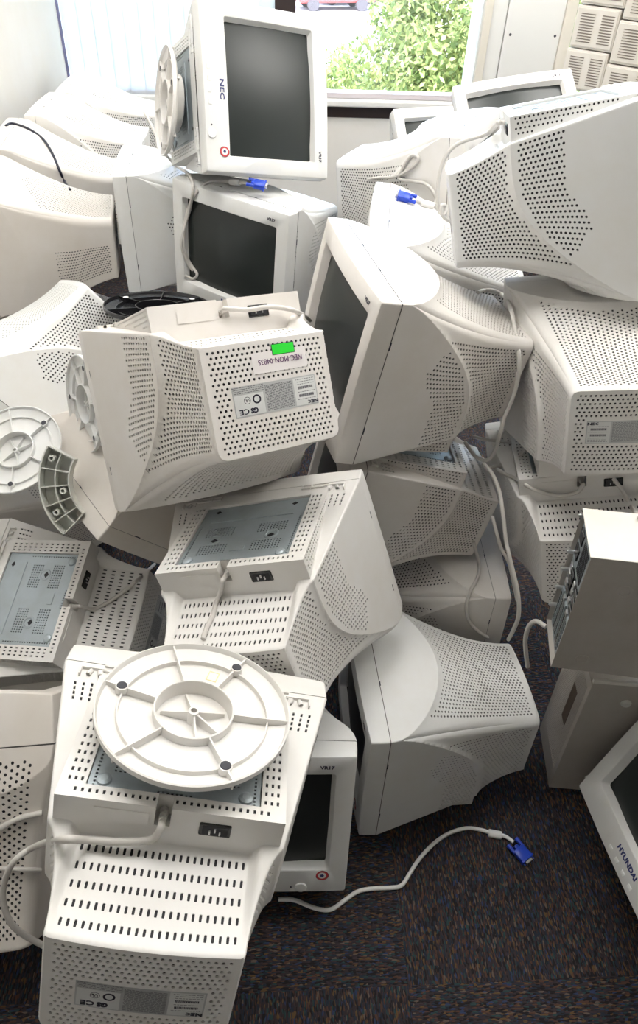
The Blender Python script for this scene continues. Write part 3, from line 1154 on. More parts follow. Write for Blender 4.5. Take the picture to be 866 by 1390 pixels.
bxx = Vector((RW @ np.array([-.98, .16, -.1])).tolist()); bxx = (bxx - bz * bxx.dot(bz)).normalized()
bz = (bz + bxx * .25).normalized(); bxx = (bxx - bz * bxx.dot(bz)).normalized()
o.matrix_world = Matrix.Translation(at(158, 652, 1.56)) @ Matrix((bxx, bz.cross(bxx), bz)).transposed().to_4x4() @ Matrix.Scale(1.2, 4)
BRK = o
tag(o, 'curved grey green bracket with ribbed cells between the loose stand and the face down monitor', 'monitor stand bracket')

# ------------------------------------------------------------------ PC cases
def pc_case_upper():
    e = bpy.data.objects.new('computer_case', None); COL.objects.link(e)
    # local frame: x length to the right, y width away, z up. origin at the lower near left corner
    Lx, Wy, Hz = .42, .120, .325
    bm = bmesh.new()
    t = .0015
    # shell: near face (case bottom), far face, top, bottom, right end; left end open rear panel
    bx(bm, (0, 0, 0), (Lx, t, Hz), .0004)
    bx(bm, (0, Wy - t, 0), (Lx, Wy, Hz), .0004)
    bx(bm, (0, t, 0), (Lx, Wy - t, t), 0)
    bx(bm, (Lx - t, t, t), (Lx, Wy - t, Hz), 0)
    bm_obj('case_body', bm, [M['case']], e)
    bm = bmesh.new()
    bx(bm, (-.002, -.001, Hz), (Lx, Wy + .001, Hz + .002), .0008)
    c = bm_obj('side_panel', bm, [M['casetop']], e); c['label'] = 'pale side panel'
    for x, y in ((.095, .03), (.12, .095)):
        bm = bmesh.new(); lathe(bm, [(.012, 0), (.0115, .0015), (.009, .0022), (0, .0024)], 24, 0, Matrix.Translation((x, y, Hz + .002)))
        bm_obj('panel_dimple', bm, [M['casetop']], e, math.radians(40))
    for x, z in ((.075, .25), (.052, .038), (.30, .25), (.30, .04)):
        bm = bmesh.new(); lathe(bm, [(.014, -.001), (.0135, .001), (.010, .0018), (.0095, .0006), (0, .0006)], 28, 0, Matrix.Translation((x, 0, z)) @ Matrix.Rotation(PI / 2, 4, 'X'))
        bm_obj('case_foot', bm, [M['case']], e, math.radians(40))
    # rear panel slightly recessed, with ports
    bm = bmesh.new()
    bx(bm, (.010, t, t), (.012, Wy - t, Hz - t), 0)
    rp = bm_obj('rear_panel', bm, [M['metal']], e)
    bm = bmesh.new()
    bx(bm, (.004, .014, .215), (.0102, .105, .312), .001, 0)
    for k in range(9):
        for j in range(8): bx(bm, (.003, .02 + j * .0055, .228 + k * .0085), (.0041, .0235 + j * .0055, .2335 + k * .0085), 0, 1)
    bx(bm, (.001, .072, .235), (.0042, .098, .262), .001, 2)
    bx(bm, (.001, .072, .275), (.0042, .098, .302), .001, 2)
    bm_obj('power_supply', bm, [M['metal'], M['hole'], M['black']], rp)
    bm = bmesh.new()
    for k, (c_, w) in enumerate(((.020, .03), (.045, .016), (.07, .03), (.092, .02))):
        for z in (.20, .18, .155):
            bx(bm, (.003, c_ - w / 2.6, z - .007), (.0105, c_ + w / 2.6, z + .007), .001, k % 2)
    bm_obj('ports', bm, [M['black'], M['steel']], rp)
    for k in range(5):
        bm = bmesh.new()
        y = .018 + k * .019
        bx(bm, (.006, y, .02), (.0104, y + .013, .125), .0008, 0)
        for j in range(10): bx(bm, (.0055, y + .003, .028 + j * .009), (.0063, y + .010, .033 + j * .009), 0, 1)
        bm_obj('slot_cover', bm, [M['steel'] if k % 2 else M['metal'], M['hole']], rp)
    for z in (.316, .22, .17, .115, .06):
        bm = bmesh.new(); cyl(bm, (.009, .112, z), (-.006, .112, z), .0045, 14); cyl(bm, (-.006, .112, z), (-.008, .112, z), .0025, 14)
        bm_obj('thumb_screw', bm, [M['steel']], e, math.radians(40))
    R_ = Matrix(((.985, .126, -.03), (-.126, .992, .0), (.03, -.02, 1.))).to_3x3()
    # orthonormal frame: x right, y away, z up leaning slightly
    zx = Vector((-.035, -.03, 1)).normalized(); xx = Vector((.992, -.126, 0)); xx = (xx - zx * xx.dot(zx)).normalized(); yy = zx.cross(xx)
    top = at(802.6, 757, 1.238)
    mw = Matrix((xx, yy, zx)).transposed().to_4x4()
    e.matrix_world = Matrix.Translation(top - zx * Hz) @ mw
    tag(e, 'upper grey computer case lying on edge, rear ports facing left', 'computer case')
    return e


def pc_case_lower():
    e = bpy.data.objects.new('computer_case', None); COL.objects.link(e)
    Lx, Wy, Hz = .42, .16, .435
    bm = bmesh.new()
    t = .002
    bx(bm, (0, 0, 0), (Lx, t, Hz), .0005)
    bx(bm, (0, Wy - t, 0), (Lx, Wy, Hz), .0005)
    bx(bm, (0, t, 0), (Lx, Wy - t, t))
    bx(bm, (Lx - t, t, t), (Lx, Wy - t, Hz))
    bx(bm, (0.004, t, Hz - .022), (Lx, Wy - t, Hz - .020))
    bx(bm, (-.001, -.001, Hz), (Lx, .006, Hz + .010), .001, 1)
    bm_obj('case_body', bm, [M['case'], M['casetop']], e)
    # perforated left end
    S = Surf(); S.vs = 1
    FF = lambda u, v, fl: np.c_[np.full_like(u, 0.), v, u]
    vl = np.linspace(14, 146, 23)
    S.patch(FF, [(2, 14, 2, 425, 423, 0, False), (146, 158, 2, 425, 423, 0, False)] + [(a, b, 2, 425, 6., 0, True) for a, b in zip(vl[:-1], vl[1:])],
            1, lambda u, v: 60 < u < 400, (2.1, 2.1), 'oct')
    global OFF
    sv = OFF; OFF = np.zeros(3)
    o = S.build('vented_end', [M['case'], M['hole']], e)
    OFF = sv
    bm = bmesh.new(); bx(bm, (-.0008, .045, .20), (.0002, .075, .33), 0)
    s = bm_obj('brown_sticker', bm, [M['brown']], e); s['label'] = 'worn brown sticker'
    for x, z in ((.082, .375), (.082, .062), (.32, .375), (.32, .062)):
        bm = bmesh.new(); lathe(bm, [(.011, -.001), (.011, .002), (.008, .006), (0, .0068)], 24, 0, Matrix.Translation((x, 0, z)) @ Matrix.Rotation(PI / 2, 4, 'X'))
        bm_obj('case_foot', bm, [M['grey']], e, math.radians(40))
    bot = at(745, 1069, 1.775); bot.z = 0.001
    top = at(790, 926, 1.487)
    zx = (top - bot).normalized(); zx = Vector((-.03, 0, 1)).normalized()
    xx = Vector((.995, -.06, 0)); xx = (xx - zx * xx.dot(zx)).normalized(); yy = zx.cross(xx)
    e.matrix_world = Matrix.Translation(bot) @ Matrix((xx, yy, zx)).transposed().to_4x4()
    tag(e, 'lower grey computer case standing on the carpet, perforated end with a brown sticker', 'computer case')
    return e


UPC = pc_case_upper()
LOC = pc_case_lower()

# ------------------------------------------------------------------ room
TH = math.radians(4.5)
RX = Vector((math.cos(TH), math.sin(TH), 0))      # along the window wall
RY = Vector((-math.sin(TH), math.cos(TH), 0))     # into the window wall
CRN = Vector((-1.34, 4.02, 0))                    # left far corner
RM = Matrix((RX, RY, Vector((0, 0, 1)))).transposed().to_4x4()
RM.translation = CRN                              # room frame: x along window wall, y outwards
HC = 2.75


def room_box(name, a, b, mats, bev=0, kind='structure', parent=None):
    bm = bmesh.new(); bx(bm, a, b, bev)
    o = bm_obj(name, bm, mats, parent)
    if parent is None: o.matrix_world = RM.copy()
    if kind: o['kind'] = kind
    return o


wallm = new_mat('painted_wall', (.78, .765, .74), .8, bump=.1, bscale=150, var=.03, vscale=2)
ceilm = new_mat('ceiling_tile', (.80, .79, .77), .9)
trimm = new_mat('white_trim', (.80, .79, .76), .5)
creamm = new_mat('cream_trim', (.74, .69, .60), .5)
frameb = new_mat('brown_window_frame', (.045, .030, .028), .4, metal=.3)
framel = new_mat('light_window_frame', (.55, .50, .52), .5)

# carpet: loop pile in rows with mixed coloured yarns
cm = bpy.data.materials.new('patterned_carpet'); cm.use_nodes = True
nt = cm.node_tree; b = nt.nodes['Principled BSDF']; b.inputs['Roughness'].default_value = .95
b.inputs['Specular IOR Level'].default_value = .1
tc = nt.nodes.new('ShaderNodeTexCoord')
def mapping(scale, rotz=0.):
    m = nt.nodes.new('ShaderNodeMapping'); m.inputs['Scale'].default_value = scale; m.inputs['Rotation'].default_value = (0, 0, rotz)
    nt.links.new(tc.outputs['Object'], m.inputs['Vector']); return m
# carpet tiles 0.5 m, alternate direction
chk = nt.nodes.new('ShaderNodeTexChecker'); chk.inputs['Scale'].default_value = 2.0
mp = mapping((1, 1, 1)); mp.inputs['Location'].default_value = (.22, .17, .25); nt.links.new(mp.outputs[0], chk.inputs['Vector'])
def yarn(m):
    w = nt.nodes.new('ShaderNodeTexVoronoi'); w.feature = 'F1'; w.inputs['Scale'].default_value = 1.0; w.inputs['Randomness'].default_value = .75
    nt.links.new(m.outputs[0], w.inputs['Vector']); return w
wa = yarn(mapping((400, 115, 400))); wb = yarn(mapping((115, 400, 400)))
mixv = nt.nodes.new('ShaderNodeMix'); mixv.data_type = 'RGBA'
nt.links.new(chk.outputs['Fac'], mixv.inputs['Factor']); nt.links.new(wa.outputs['Color'], mixv.inputs['A']); nt.links.new(wb.outputs['Color'], mixv.inputs['B'])
sep = nt.nodes.new('ShaderNodeSeparateColor'); nt.links.new(mixv.outputs['Result'], sep.inputs['Color'])
ramp = nt.nodes.new('ShaderNodeValToRGB'); ramp.color_ramp.interpolation = 'CONSTANT'
cols = [(p_, tuple(round(q_ * .82, 4) for q_ in c_)) for p_, c_ in [(0, (.030, .026, .029)), (.24, (.052, .043, .047)), (.44, (.036, .045, .064)), (.58, (.115, .062, .046)), (.68, (.066, .050, .056)), (.78, (.040, .075, .080)), (.86, (.15, .090, .045)), (.92, (.045, .065, .14)), (.96, (.16, .12, .10))]]
el = ramp.color_ramp.elements
el[0].position, el[0].color = cols[0][0], (*cols[0][1], 1)
el[1].position, el[1].color = cols[1][0], (*cols[1][1], 1)
for p_, c_ in cols[2:]:
    e_ = el.new(p_); e_.color = (*c_, 1)
nt.links.new(sep.outputs['Red'], ramp.inputs['Fac'])
nt.links.new(ramp.outputs['Color'], b.inputs['Base Color'])
mixd = nt.nodes.new('ShaderNodeMix'); mixd.data_type = 'FLOAT'
nt.links.new(chk.outputs['Fac'], mixd.inputs['Factor']); nt.links.new(wa.outputs['Distance'], mixd.inputs['A']); nt.links.new(wb.outputs['Distance'], mixd.inputs['B'])
bp = nt.nodes.new('ShaderNodeBump'); bp.invert = True; bp.inputs['Strength'].default_value = .8; bp.inputs['Distance'].default_value = .003
nt.links.new(mixd.outputs['Result'], bp.inputs['Height']); nt.links.new(bp.outputs['Normal'], b.inputs['Normal'])

W = 3.6      # room width
DEP = 6.4    # room depth
bm = bmesh.new(); bx(bm, (-.0, -DEP, -.05), (W, 0, 0))
fl = bm_obj('floor', bm, [cm]); fl.matrix_world = RM.copy(); fl['kind'] = 'structure'
room_box('wall_left', (-.12, -DEP, 0), (0, .1, HC), [wallm])
dimwall = new_mat('low_bounce_wall', (.50, .46, .42), .8)  # unseen wall behind the camera, toned down to weaken frontal bounce light
room_box('wall_right', (W, -DEP, 0), (W + .12, .1, HC), [wallm])
room_box('wall_behind', (-.12, -DEP - .12, 0), (W + .12, -DEP, HC), [dimwall])
room_box('ceiling', (-.12, -DEP - .12, HC), (W + .12, .3, HC + .1), [ceilm])
# window wall below the sill, pillar and above
SILL = .79
room_box('wall_far', (0, 0, 0), (W, .22, SILL - .03), [wallm])
room_box('trim_1', (0, -.05, SILL - .03), (W, .20, SILL), [trimm], .006)
room_box('wall_lintel', (0, 0, 2.45), (W, .22, HC), [wallm])

OBJCOUNT = 0
# ceiling light fixtures: unseen, placed to shape the overhead light on the heap
def ceiling_light(x, y, lbl):
    e = bpy.data.objects.new('ceiling_light', None); COL.objects.link(e)
    e.matrix_world = RM @ Matrix.Translation((x, y, HC))
    bm = bmesh.new()
    for a, b_ in (((-.62, -.32, -.03), (.62, -.30, 0)), ((-.62, .30, -.03), (.62, .32, 0)), ((-.62, -.30, -.03), (-.60, .30, 0)), ((.60, -.30, -.03), (.62, .30, 0))): bx(bm, a, b_)
    bm_obj('frame', bm, [trimm], e)
    bm = bmesh.new(); bx(bm, (-.60, -.30, -.02), (.60, .30, -.012))
    bm_obj('diffuser', bm, [lampm], e)
    tag(e, lbl, 'ceiling light', 'unseen recessed ceiling lights')
lampm = new_mat('lit_diffuser', (.9, .9, .9), .6, emit=(1, .97, .93), estr=10)
for i, (x, y, l) in enumerate(((.95, -1.15, 'nearest the window at left'), (2.65, -1.15, 'nearest the window at right'), (.95, -2.75, 'middle of the room at left'), (2.65, -2.75, 'middle of the room at right'))):
    ceiling_light(x, y, 'unseen square edged ceiling light, ' + l)

# ---- windows
def frame_box(bm, a, b, bev=.002): bx(bm, a, b, bev)
GM = bpy.data.materials.new('window_glass'); GM.use_nodes = True
nt = GM.node_tree
for n_ in list(nt.nodes): nt.nodes.remove(n_)
o_ = nt.nodes.new('ShaderNodeOutputMaterial'); tr = nt.nodes.new('ShaderNodeBsdfTransparent'); gl = nt.nodes.new('ShaderNodeBsdfGlossy'); mx = nt.nodes.new('ShaderNodeMixShader'); fr = nt.nodes.new('ShaderNodeFresnel')
gl.inputs['Roughness'].default_value = .0
nt.links.new(fr.outputs[0], mx.inputs[0]); nt.links.new(tr.outputs[0], mx.inputs[1]); nt.links.new(gl.outputs[0], mx.inputs[2]); nt.links.new(mx.outputs[0], o_.inputs[0])

def window(n, x0, x1, bottoms):
    e = bpy.data.objects.new('window_%d' % n, None); COL.objects.link(e); e.matrix_world = RM.copy(); e['kind'] = 'structure'
    bm = bmesh.new()
    frame_box(bm, (x0, 0, .79), (x1, .05, .815)); frame_box(bm, (x0, 0, 2.42), (x1, .05, 2.45))
    bm_obj('light_frame', bm, [framel], e)
    bm = bmesh.new()
    frame_box(bm, (x0, -.004, .70), (x1, .06, .79))
    bm_obj('dark_lower_rail', bm, [bottoms], e)
    bm = bmesh.new(); bx(bm, (x0, .022, .81), (x1, .026, 2.43))
    bm_obj('glass_pane', bm, [GM], e)
    return e


window(1, .0, 1.03, creamm)
window(2, 1.13, 2.03, frameb)
window(3, 2.49, 3.55, frameb)
room_box('trim_2', (1.03, -.03, .70), (1.13, .12, 2.45), [frameb], .003)     # dark mullion
o = room_box('trim_3', (2.03, -.03, .70), (2.15, .20, 2.45), [trimm], .004)   # jamb
o = room_box('trim_4', (2.035, -.05, .70), (2.075, -.028, 2.45), [creamm], .003)
# boxed column between the windows with its cover panel and screws
room_box('wall_pillar', (2.15, -.012, 0), (2.45, .20, 2.45), [wallm])
pn = room_box('trim_5', (2.155, -.028, .72), (2.435, -.010, 2.45), [trimm], .003)
for x in (2.185, 2.41):
    for z in (1.10, 1.75):
        bm = bmesh.new(); m = Matrix.Translation((x, -.028, z)) @ Matrix.Rotation(PI / 2, 4, 'X')
        lathe(bm, [(.0065, 0), (.006, .0015), (0, .002)], 16, 0, m)
        bm_obj('cover_screw', bm, [M['rubber']], pn)
room_box('trim_6', (2.435, -.04, .70), (2.49, .20, 2.45), [creamm], .004)
# thin dark line where the wall meets the blind track
room_box('trim_7', (.0, -.012, .80), (.012, .0, 2.45), [new_mat('blind_edge', (.20, .20, .34), .5)])

# vertical blind in the left window: fabric vanes
blm = bpy.data.materials.new('white_blind_fabric'); blm.use_nodes = True
nt = blm.node_tree; b = nt.nodes['Principled BSDF']; b.inputs['Base Color'].default_value = (.9, .9, .9, 1); b.inputs['Roughness'].default_value = .8
trn = nt.nodes.new('ShaderNodeBsdfTranslucent'); trn.inputs[0].default_value = (.9, .9, .9, 1)
mx = nt.nodes.new('ShaderNodeMixShader'); mx.inputs[0].default_value = .75
nt.links.new(b.outputs[0], mx.inputs[1]); nt.links.new(trn.outputs[0], mx.inputs[2]); nt.links.new(mx.outputs[0], nt.nodes['Material Output'].inputs[0])
e = bpy.data.objects.new('vertical_blind', None); COL.objects.link(e); e.matrix_world = RM.copy()
tag(e, 'bright white vertical blind hanging in the left window', 'window blind')
bm = bmesh.new(); bx(bm, (.015, -.03, 2.38), (1.03, -.008, 2.42), .002); bm_obj('headrail', bm, [trimm], e)
for k in range(14):
    x = .02 + k * .072
    bm = bmesh.new()
    n = 4
    pr = None
    for j in range(n + 1):
        u = j / n
        xx_, yy_ = x + .078 * u, -.018 + .010 * (u - .5) - .005 * math.sin(PI * u)
        c = [bm.verts.new((xx_, yy_ + dy, z)) for dy in (0, .0012) for z in (.792, 2.38)]
        if pr:
            bm.faces.new([pr[0], c[0], c[1], pr[1]]); bm.faces.new([pr[2], pr[3], c[3], c[2]])
            bm.faces.new([pr[0], pr[2], c[2], c[0]]); bm.faces.new([pr[1], c[1], c[3], pr[3]])
        pr = c
    bm_obj('vane', bm, [blm], e, math.radians(60))

# ------------------------------------------------------------------ outside
GZ = -4.2
grass = new_mat('lawn', (.16, .26, .06), .9, var=.4, vscale=1.5)
road = new_mat('pale_asphalt', (.26, .255, .26), .9, var=.1, vscale=1.2)
bm = bmesh.new(); bx(bm, (-60, 5, GZ - .2), (80, 90, GZ)); o = bm_obj('ground', bm, [road]); o['kind'] = 'structure'
bm = bmesh.new(); bx(bm, (-30, 8, GZ), (40, 26, GZ + .05)); o = bm_obj('lawn', bm, [grass]); o['kind'] = 'structure'

leafm = bpy.data.materials.new('leaf'); leafm.use_nodes = True
nt = leafm.node_tree; b = nt.nodes['Principled BSDF']; b.inputs['Roughness'].default_value = .6
oi = nt.nodes.new('ShaderNodeNewGeometry'); rp = nt.nodes.new('ShaderNodeValToRGB')
rp.color_ramp.elements[0].color = (.07, .12, .035, 1); rp.color_ramp.elements[1].color = (.27, .32, .12, 1)
nt.links.new(oi.outputs['Random Per Island'], rp.inputs['Fac']); nt.links.new(rp.outputs['Color'], b.inputs['Base Color'])
tl_ = nt.nodes.new('ShaderNodeBsdfTranslucent'); nt.links.new(rp.outputs['Color'], tl_.inputs[0])
mx = nt.nodes.new('ShaderNodeMixShader'); mx.inputs[0].default_value = .4
nt.links.new(b.outputs[0], mx.inputs[1]); nt.links.new(tl_.outputs[0], mx.inputs[2]); nt.links.new(mx.outputs[0], nt.nodes['Material Output'].inputs[0])
bark = new_mat('bark', (.16, .11, .07), .9)


def tree(c, r, h, label, n=5200, leaf=.11, name='tree'):
    """c: crown centre, r: crown radius, h: crown half height"""
    e = bpy.data.objects.new(name, None); COL.objects.link(e); e.location = (c.x, c.y, GZ)
    rng = np.random.default_rng(int(c.x * 10) % 97 + 5)
    k = 26
    cl = rng.normal(size=(k, 3)); cl /= np.linalg.norm(cl, axis=1)[:, None]; cl *= rng.uniform(.45, .85, (k, 1))
    cc = cl[rng.integers(0, k, n)]
    d = rng.normal(size=(n, 3)); d /= np.linalg.norm(d, axis=1)[:, None]
    p = cc + d * rng.uniform(.2, 1, (n, 1)) ** .4 * .36
    p = p * np.array([r, r, h]) + np.array([0, 0, c.z - GZ])
    a = rng.normal(size=(n, 3)); a /= np.linalg.norm(a, axis=1)[:, None]
    bq = np.cross(a, rng.normal(size=(n, 3))); bq /= np.linalg.norm(bq, axis=1)[:, None]
    s = leaf * rng.uniform(.6, 1.2, (n, 1))
    V = np.stack([p - a * s, p + bq * s * .45, p + a * s, p - bq * s * .45], 1).reshape(-1, 3)
    me = bpy.data.meshes.new('crown'); me.from_pydata(V.tolist(), [], [[4 * i, 4 * i + 1, 4 * i + 2, 4 * i + 3] for i in range(n)])
    link('crown', me, [leafm], e)
    bm = bmesh.new()
    tube(bm, [Vector((0, 0, 0)), Vector((.05, 0, (c.z - GZ) * .5)), Vector((0, 0, c.z - GZ))], [.14, .11, .05], 10)
    for q in range(6):
        v = Vector(cl[q].tolist()); tube(bm, [Vector((0, 0, (c.z - GZ) * .6)), Vector((v.x * r * .8, v.y * r * .8, c.z - GZ + v.z * h * .6))], [.05, .02], 6)
    bm_obj('trunk', bm, [bark], e)
    tag(e, label, 'tree')


tree(at(588, 70, 13), 1.55, 1.7, 'broad yellow green tree filling the right window pane', 15000, .075)
tree(at(464, 122, 19), .85, 1.0, 'low pale bush left of the tree outside the window', 2600, .08, 'bush')
tree(at(775, 60, 15), .9, 1.1, 'green tree in the narrow window strip right of the pillar', 3000, .1)


def car(loc, rz, colr, label):
    e = bpy.data.objects.new('car', None); COL.objects.link(e); e.location = loc; e.rotation_euler = (0, 0, rz)
    paint = new_mat('car_paint_' + label.split()[0], colr, .3, coat=.5)
    bm = bmesh.new()
    prof = [(-2.1, .35), (-2.15, .75), (-1.5, .95), (-.9, 1.4), (.7, 1.42), (1.35, .98), (2.1, .85), (2.15, .4)]
    A = [bm.verts.new((x, -.85, z)) for x, z in prof]; B = [bm.verts.new((x, .85, z)) for x, z in prof]
    bm.faces.new(A); bm.faces.new(B[::-1])
    for i in range(len(prof)): j = (i + 1) % len(prof); bm.faces.new([A[i], B[i], B[j], A[j]])
    bmesh.ops.bevel(bm, geom=list(bm.edges), offset=.06, segments=2, affect='EDGES')
    bm_obj('body', bm, [paint], e, math.radians(40))
    bm = bmesh.new(); bx(bm, (-1.2, -.865, .98), (.95, .865, 1.30), .03); bx(bm, (.88, -.7, .99), (1.28, .7, 1.25), .03)
    bm_obj('windows', bm, [M['black']], e)
    for x in (-1.35, 1.35):
        for y in (-.82, .82):
            bm = bmesh.new(); cyl(bm, (x, y - .1, .32), (x, y + .1, .32), .32, 20); bm_obj('wheel', bm, [M['rubber']], e)
    tag(e, label, 'car')


g = ray(452, 12); k = (GZ - 1.7) / g.z; car(CAMP + g * k, .3, (.30, .05, .05), 'dark red car parked beyond the lawn outside the window')
g = ray(475, 4); k = (GZ - 1.7) / g.z; car(CAMP + g * k, .3, (.5, .5, .52), 'silver car parked beside the dark red one outside')

# ------------------------------------------------------------------ stacked vented boxes by the right window
boxm = new_mat('aged_cream_plastic', (.70, .66, .60), .6, var=.05)
slotd = new_mat('vent_slot_recess', (.20, .17, .14), .8)
DX = Vector((.80, -.60, 0)); DN = Vector((.60, .80, 0))
def vented_box(org, wd, ht, dp, label):
    e = bpy.data.objects.new('vented_equipment_box', None); COL.objects.link(e)
    e.matrix_world = Matrix.Translation(org) @ Matrix((DX, DN, Vector((0, 0, 1)))).transposed().to_4x4()
    bm = bmesh.new(); bx(bm, (0, 0, .001), (wd, dp, ht - .001), .004, seg=2)
    bx(bm, (.006, -.003, .008), (wd - .006, .002, ht - .008), .002)
    bm_obj('shell', bm, [boxm], e)
    for c0, c1 in ((.13, .46), (.62, .90)):
        bm = bmesh.new()
        for k in range(11):
            z = ht * .16 + k * ht * .064
            bx(bm, (wd * c0, -.0042, z), (wd * c1, -.0028, z + ht * .024), 0)
        bm_obj('vent_grille', bm, [slotd], e)
    tag(e, label, 'equipment box', 'stacked cream vented boxes')
base = at(766, 92, 2.86)
lv = ['fourth down', 'third down', 'second down', 'topmost']
for s_ in (0, 1):
    for k in range(4):
        org = base + DX * (.172 * s_) + DN * (-.01 * s_) + Vector((0, 0, -.07 + k * .142 - .03 * s_))
        vented_box(org + DX * (.006 * ((k * 7 + s_ * 3) % 3 - 1)), .168 if s_ == 0 else .20, .14, .30, 'cream box with slotted vents, %s of the %s column in the far right corner' % (lv[k], 'left' if s_ == 0 else 'right'))

# ------------------------------------------------------------------ cables: points given in depth or laid on what is below
bpy.context.view_layer.update()
DG = bpy.context.evaluated_depsgraph_get()
def surf(px, py):
    d = ray(px, py).normalized()
    o = CAMP.copy()
    for _ in range(4):
        ok, loc, nor, idx, ob, m = SC.ray_cast(DG, o, d)
        if not ok: return None
        return loc, nor
    return None


def cable_pts(pts, r):
    out = []
    for p in pts:
        if len(p) > 2 and p[2] > 0: out.append(at(p[0], p[1], p[2])); continue
        h = surf(p[0], p[1])
        lift = p[3] if len(p) > 3 else 0
        loc = h[0] + (CAMP - h[0]).normalized() * (r + .001 + lift) if h else at(p[0], p[1], 1.8)
        if h: loc = loc + h[1].normalized() * (r * .3)
        out.append(loc)
    return out


def plug(pos, direction, facing, name='vga_plug', parent=None):
    """pos: middle of the plug, direction: from cable to contacts"""
    x = Vector(direction).normalized(); z = Vector(facing); z = (z - x * z.dot(x)).normalized(); y = z.cross(x)
    mw = Matrix.Translation(pos) @ Matrix((x, y, z)).transposed().to_4x4()
    bm = bmesh.new()
    bx(bm, (-.017, -.0155, -.007), (.012, .0155, .007), .003)
    bx(bm, (-.024, -.006, -.0055), (-.015, .006, .0055), .002)
    bx(bm, (.010, -.017, -.0075), (.0145, .017, .0075), .0015)
    bm.transform(mw)
    o = bm_obj(name, bm, [M['blue']], parent, math.radians(40))
    o['label'] = 'blue plug'
    bm = bmesh.new(); bx(bm, (.0145, -.009, -.0045), (.0205, .009, .0045), .001); bx(bm, (.0203, -.0075, -.003), (.0208, .0075, .003), 0, 1); bm.transform(mw)
    bm_obj('metal_shell', bm, [M['steel'], M['hole']], o)
    for s_ in (-1, 1):
        bm = bmesh.new(); cyl(bm, (-.013, s_ * .0135, .001), (-.034, s_ * .0135, .001), .0042, 12); cyl(bm, (-.014, s_ * .0135, .001), (.015, s_ * .0135, .001), .0013, 8); cyl(bm, (-.026, s_ * .0135, .001), (-.034, s_ * .0135, .001), .005, 10); cyl(bm, (.0145, s_ * .0135, .001), (.02, s_ * .0135, .001), .0013, 8); bm.transform(mw)
        bm_obj('thumb_screw', bm, [M['blue']], o, math.radians(40))
    return o, mw @ Vector((-.024, 0, 0))


CABLES = []
def cable(pts, r=.0034, mat='cable', label=None, parent=None, beads=(), pl=None, sub=8):
    P = cable_pts(pts, r)
    r = r * 1.22
    C_ = catmull(P, sub)
    for _ in range(2):
        C_ = [C_[0]] + [(C_[i - 1] + C_[i] * 2 + C_[i + 1]) / 4 for i in range(1, len(C_) - 1)] + [C_[-1]]
    inv = parent.matrix_world.inverted() if parent else Matrix.Identity(4)
    bm = bmesh.new(); tube(bm, C_, r, 10)
    org = Vector((0, 0, 0)) if parent else min(C_, key=lambda v: v.z).copy()
    sh = inv if parent else Matrix.Translation(-org)
    bm.transform(sh)
    o = bm_obj('signal_cable', bm, [M[mat]], parent, math.radians(60))
    if not parent:
        o.location = org
        tag(o, label, 'cable')
    for (i, L) in beads:
        c = C_[i]; d = (C_[min(i + 1, len(C_) - 1)] - C_[i - 1]).normalized()
        bm = bmesh.new()
        m = Matrix.Translation(c - d * L / 2) @ d.to_track_quat('Z', 'Y').to_matrix().to_4x4()
        lathe(bm, [(0, 0), (.0075, 0), (.009, .0018), (.009, L - .0018), (.0075, L), (0, L)], 20, 0, m)
        bm.transform(sh)
        bm_obj('ferrite_bead', bm, [M['whitecable']], o, math.radians(40))
    if pl:
        pos, dr, fc = pl
        po, tail = plug(pos, dr, fc, 'plug', None)
        me = po.data
        me.transform(sh); po.parent = o
        for c in list(bpy.data.objects):
            if c.parent == po: c.data.transform(sh)
    return o


def rp_(key):   # where the captive cable leaves the strain relief
    return MON[key].matrix_world @ mm(-9, 304, -163.6)


def cable_from(key, pts, **k):
    global cable_pts
    old = cable_pts
    start = rp_(key)
    def f(p, r): return [MON[key].matrix_world @ mm(-9, 298, -163), start] + old(p, r)
    cable_pts = f
    o = cable(pts, parent=MON[key], **k)
    cable_pts = old
    return o


cable_from('K', [(205, 1139, 0, .012), (160, 1143, 0, .012), (120, 1141, 0, .008), (80, 1140, 0, .004), (48, 1149, 1.13), (22, 1166, 1.13), (8, 1190, 1.14), (4, 1220, 1.15), (14, 1252, 1.16), (34, 1270, 1.18), (60, 1284, 1.20)], r=.0040)
cable_from('H', [(301, 800), (294, 818), (288, 836), (281, 853), (276, 868)], r=.0037)
cable_from('A', [(335, 421, 0, .006), (362, 417, 0, .012), (388, 419, 0, .008), (406, 425, 0, .004), (420, 434, 1.66), (430, 446, 1.72)], r=.0036)
cable_from('J', [(128, 826), (150, 816), (172, 800), (192, 783), (210, 766)], r=.0037)
cable_from('F', [(662, 181, 1.66), (640, 188, 1.68), (617, 198, 1.70), (602, 218, 1.72), (595, 245, 1.74), (594, 270, 1.76), (597, 288, 1.78), (604, 290, 1.78), (605, 280, 1.78), (598, 280, 1.77), (601, 293, 1.78), (612, 301, 1.80)], r=.0040)
cable_from('M23', [(783, 668, 0, .01), (760, 672, 0, .006), (735, 668, 0, .004), (715, 659), (700, 650), (686, 643), (670, 633), (655, 623), (640, 614)], r=.0038)

cable([(0, 1125), (16, 1115), (34, 1108), (57, 1103)], r=.0042, label='short grey cable crossing the round holes of the lower left monitor, upper of two')
cable([(0, 1178), (20, 1179), (40, 1180), (54, 1181)], r=.0036, label='short pale cable crossing the round holes of the lower left monitor, lower of two')

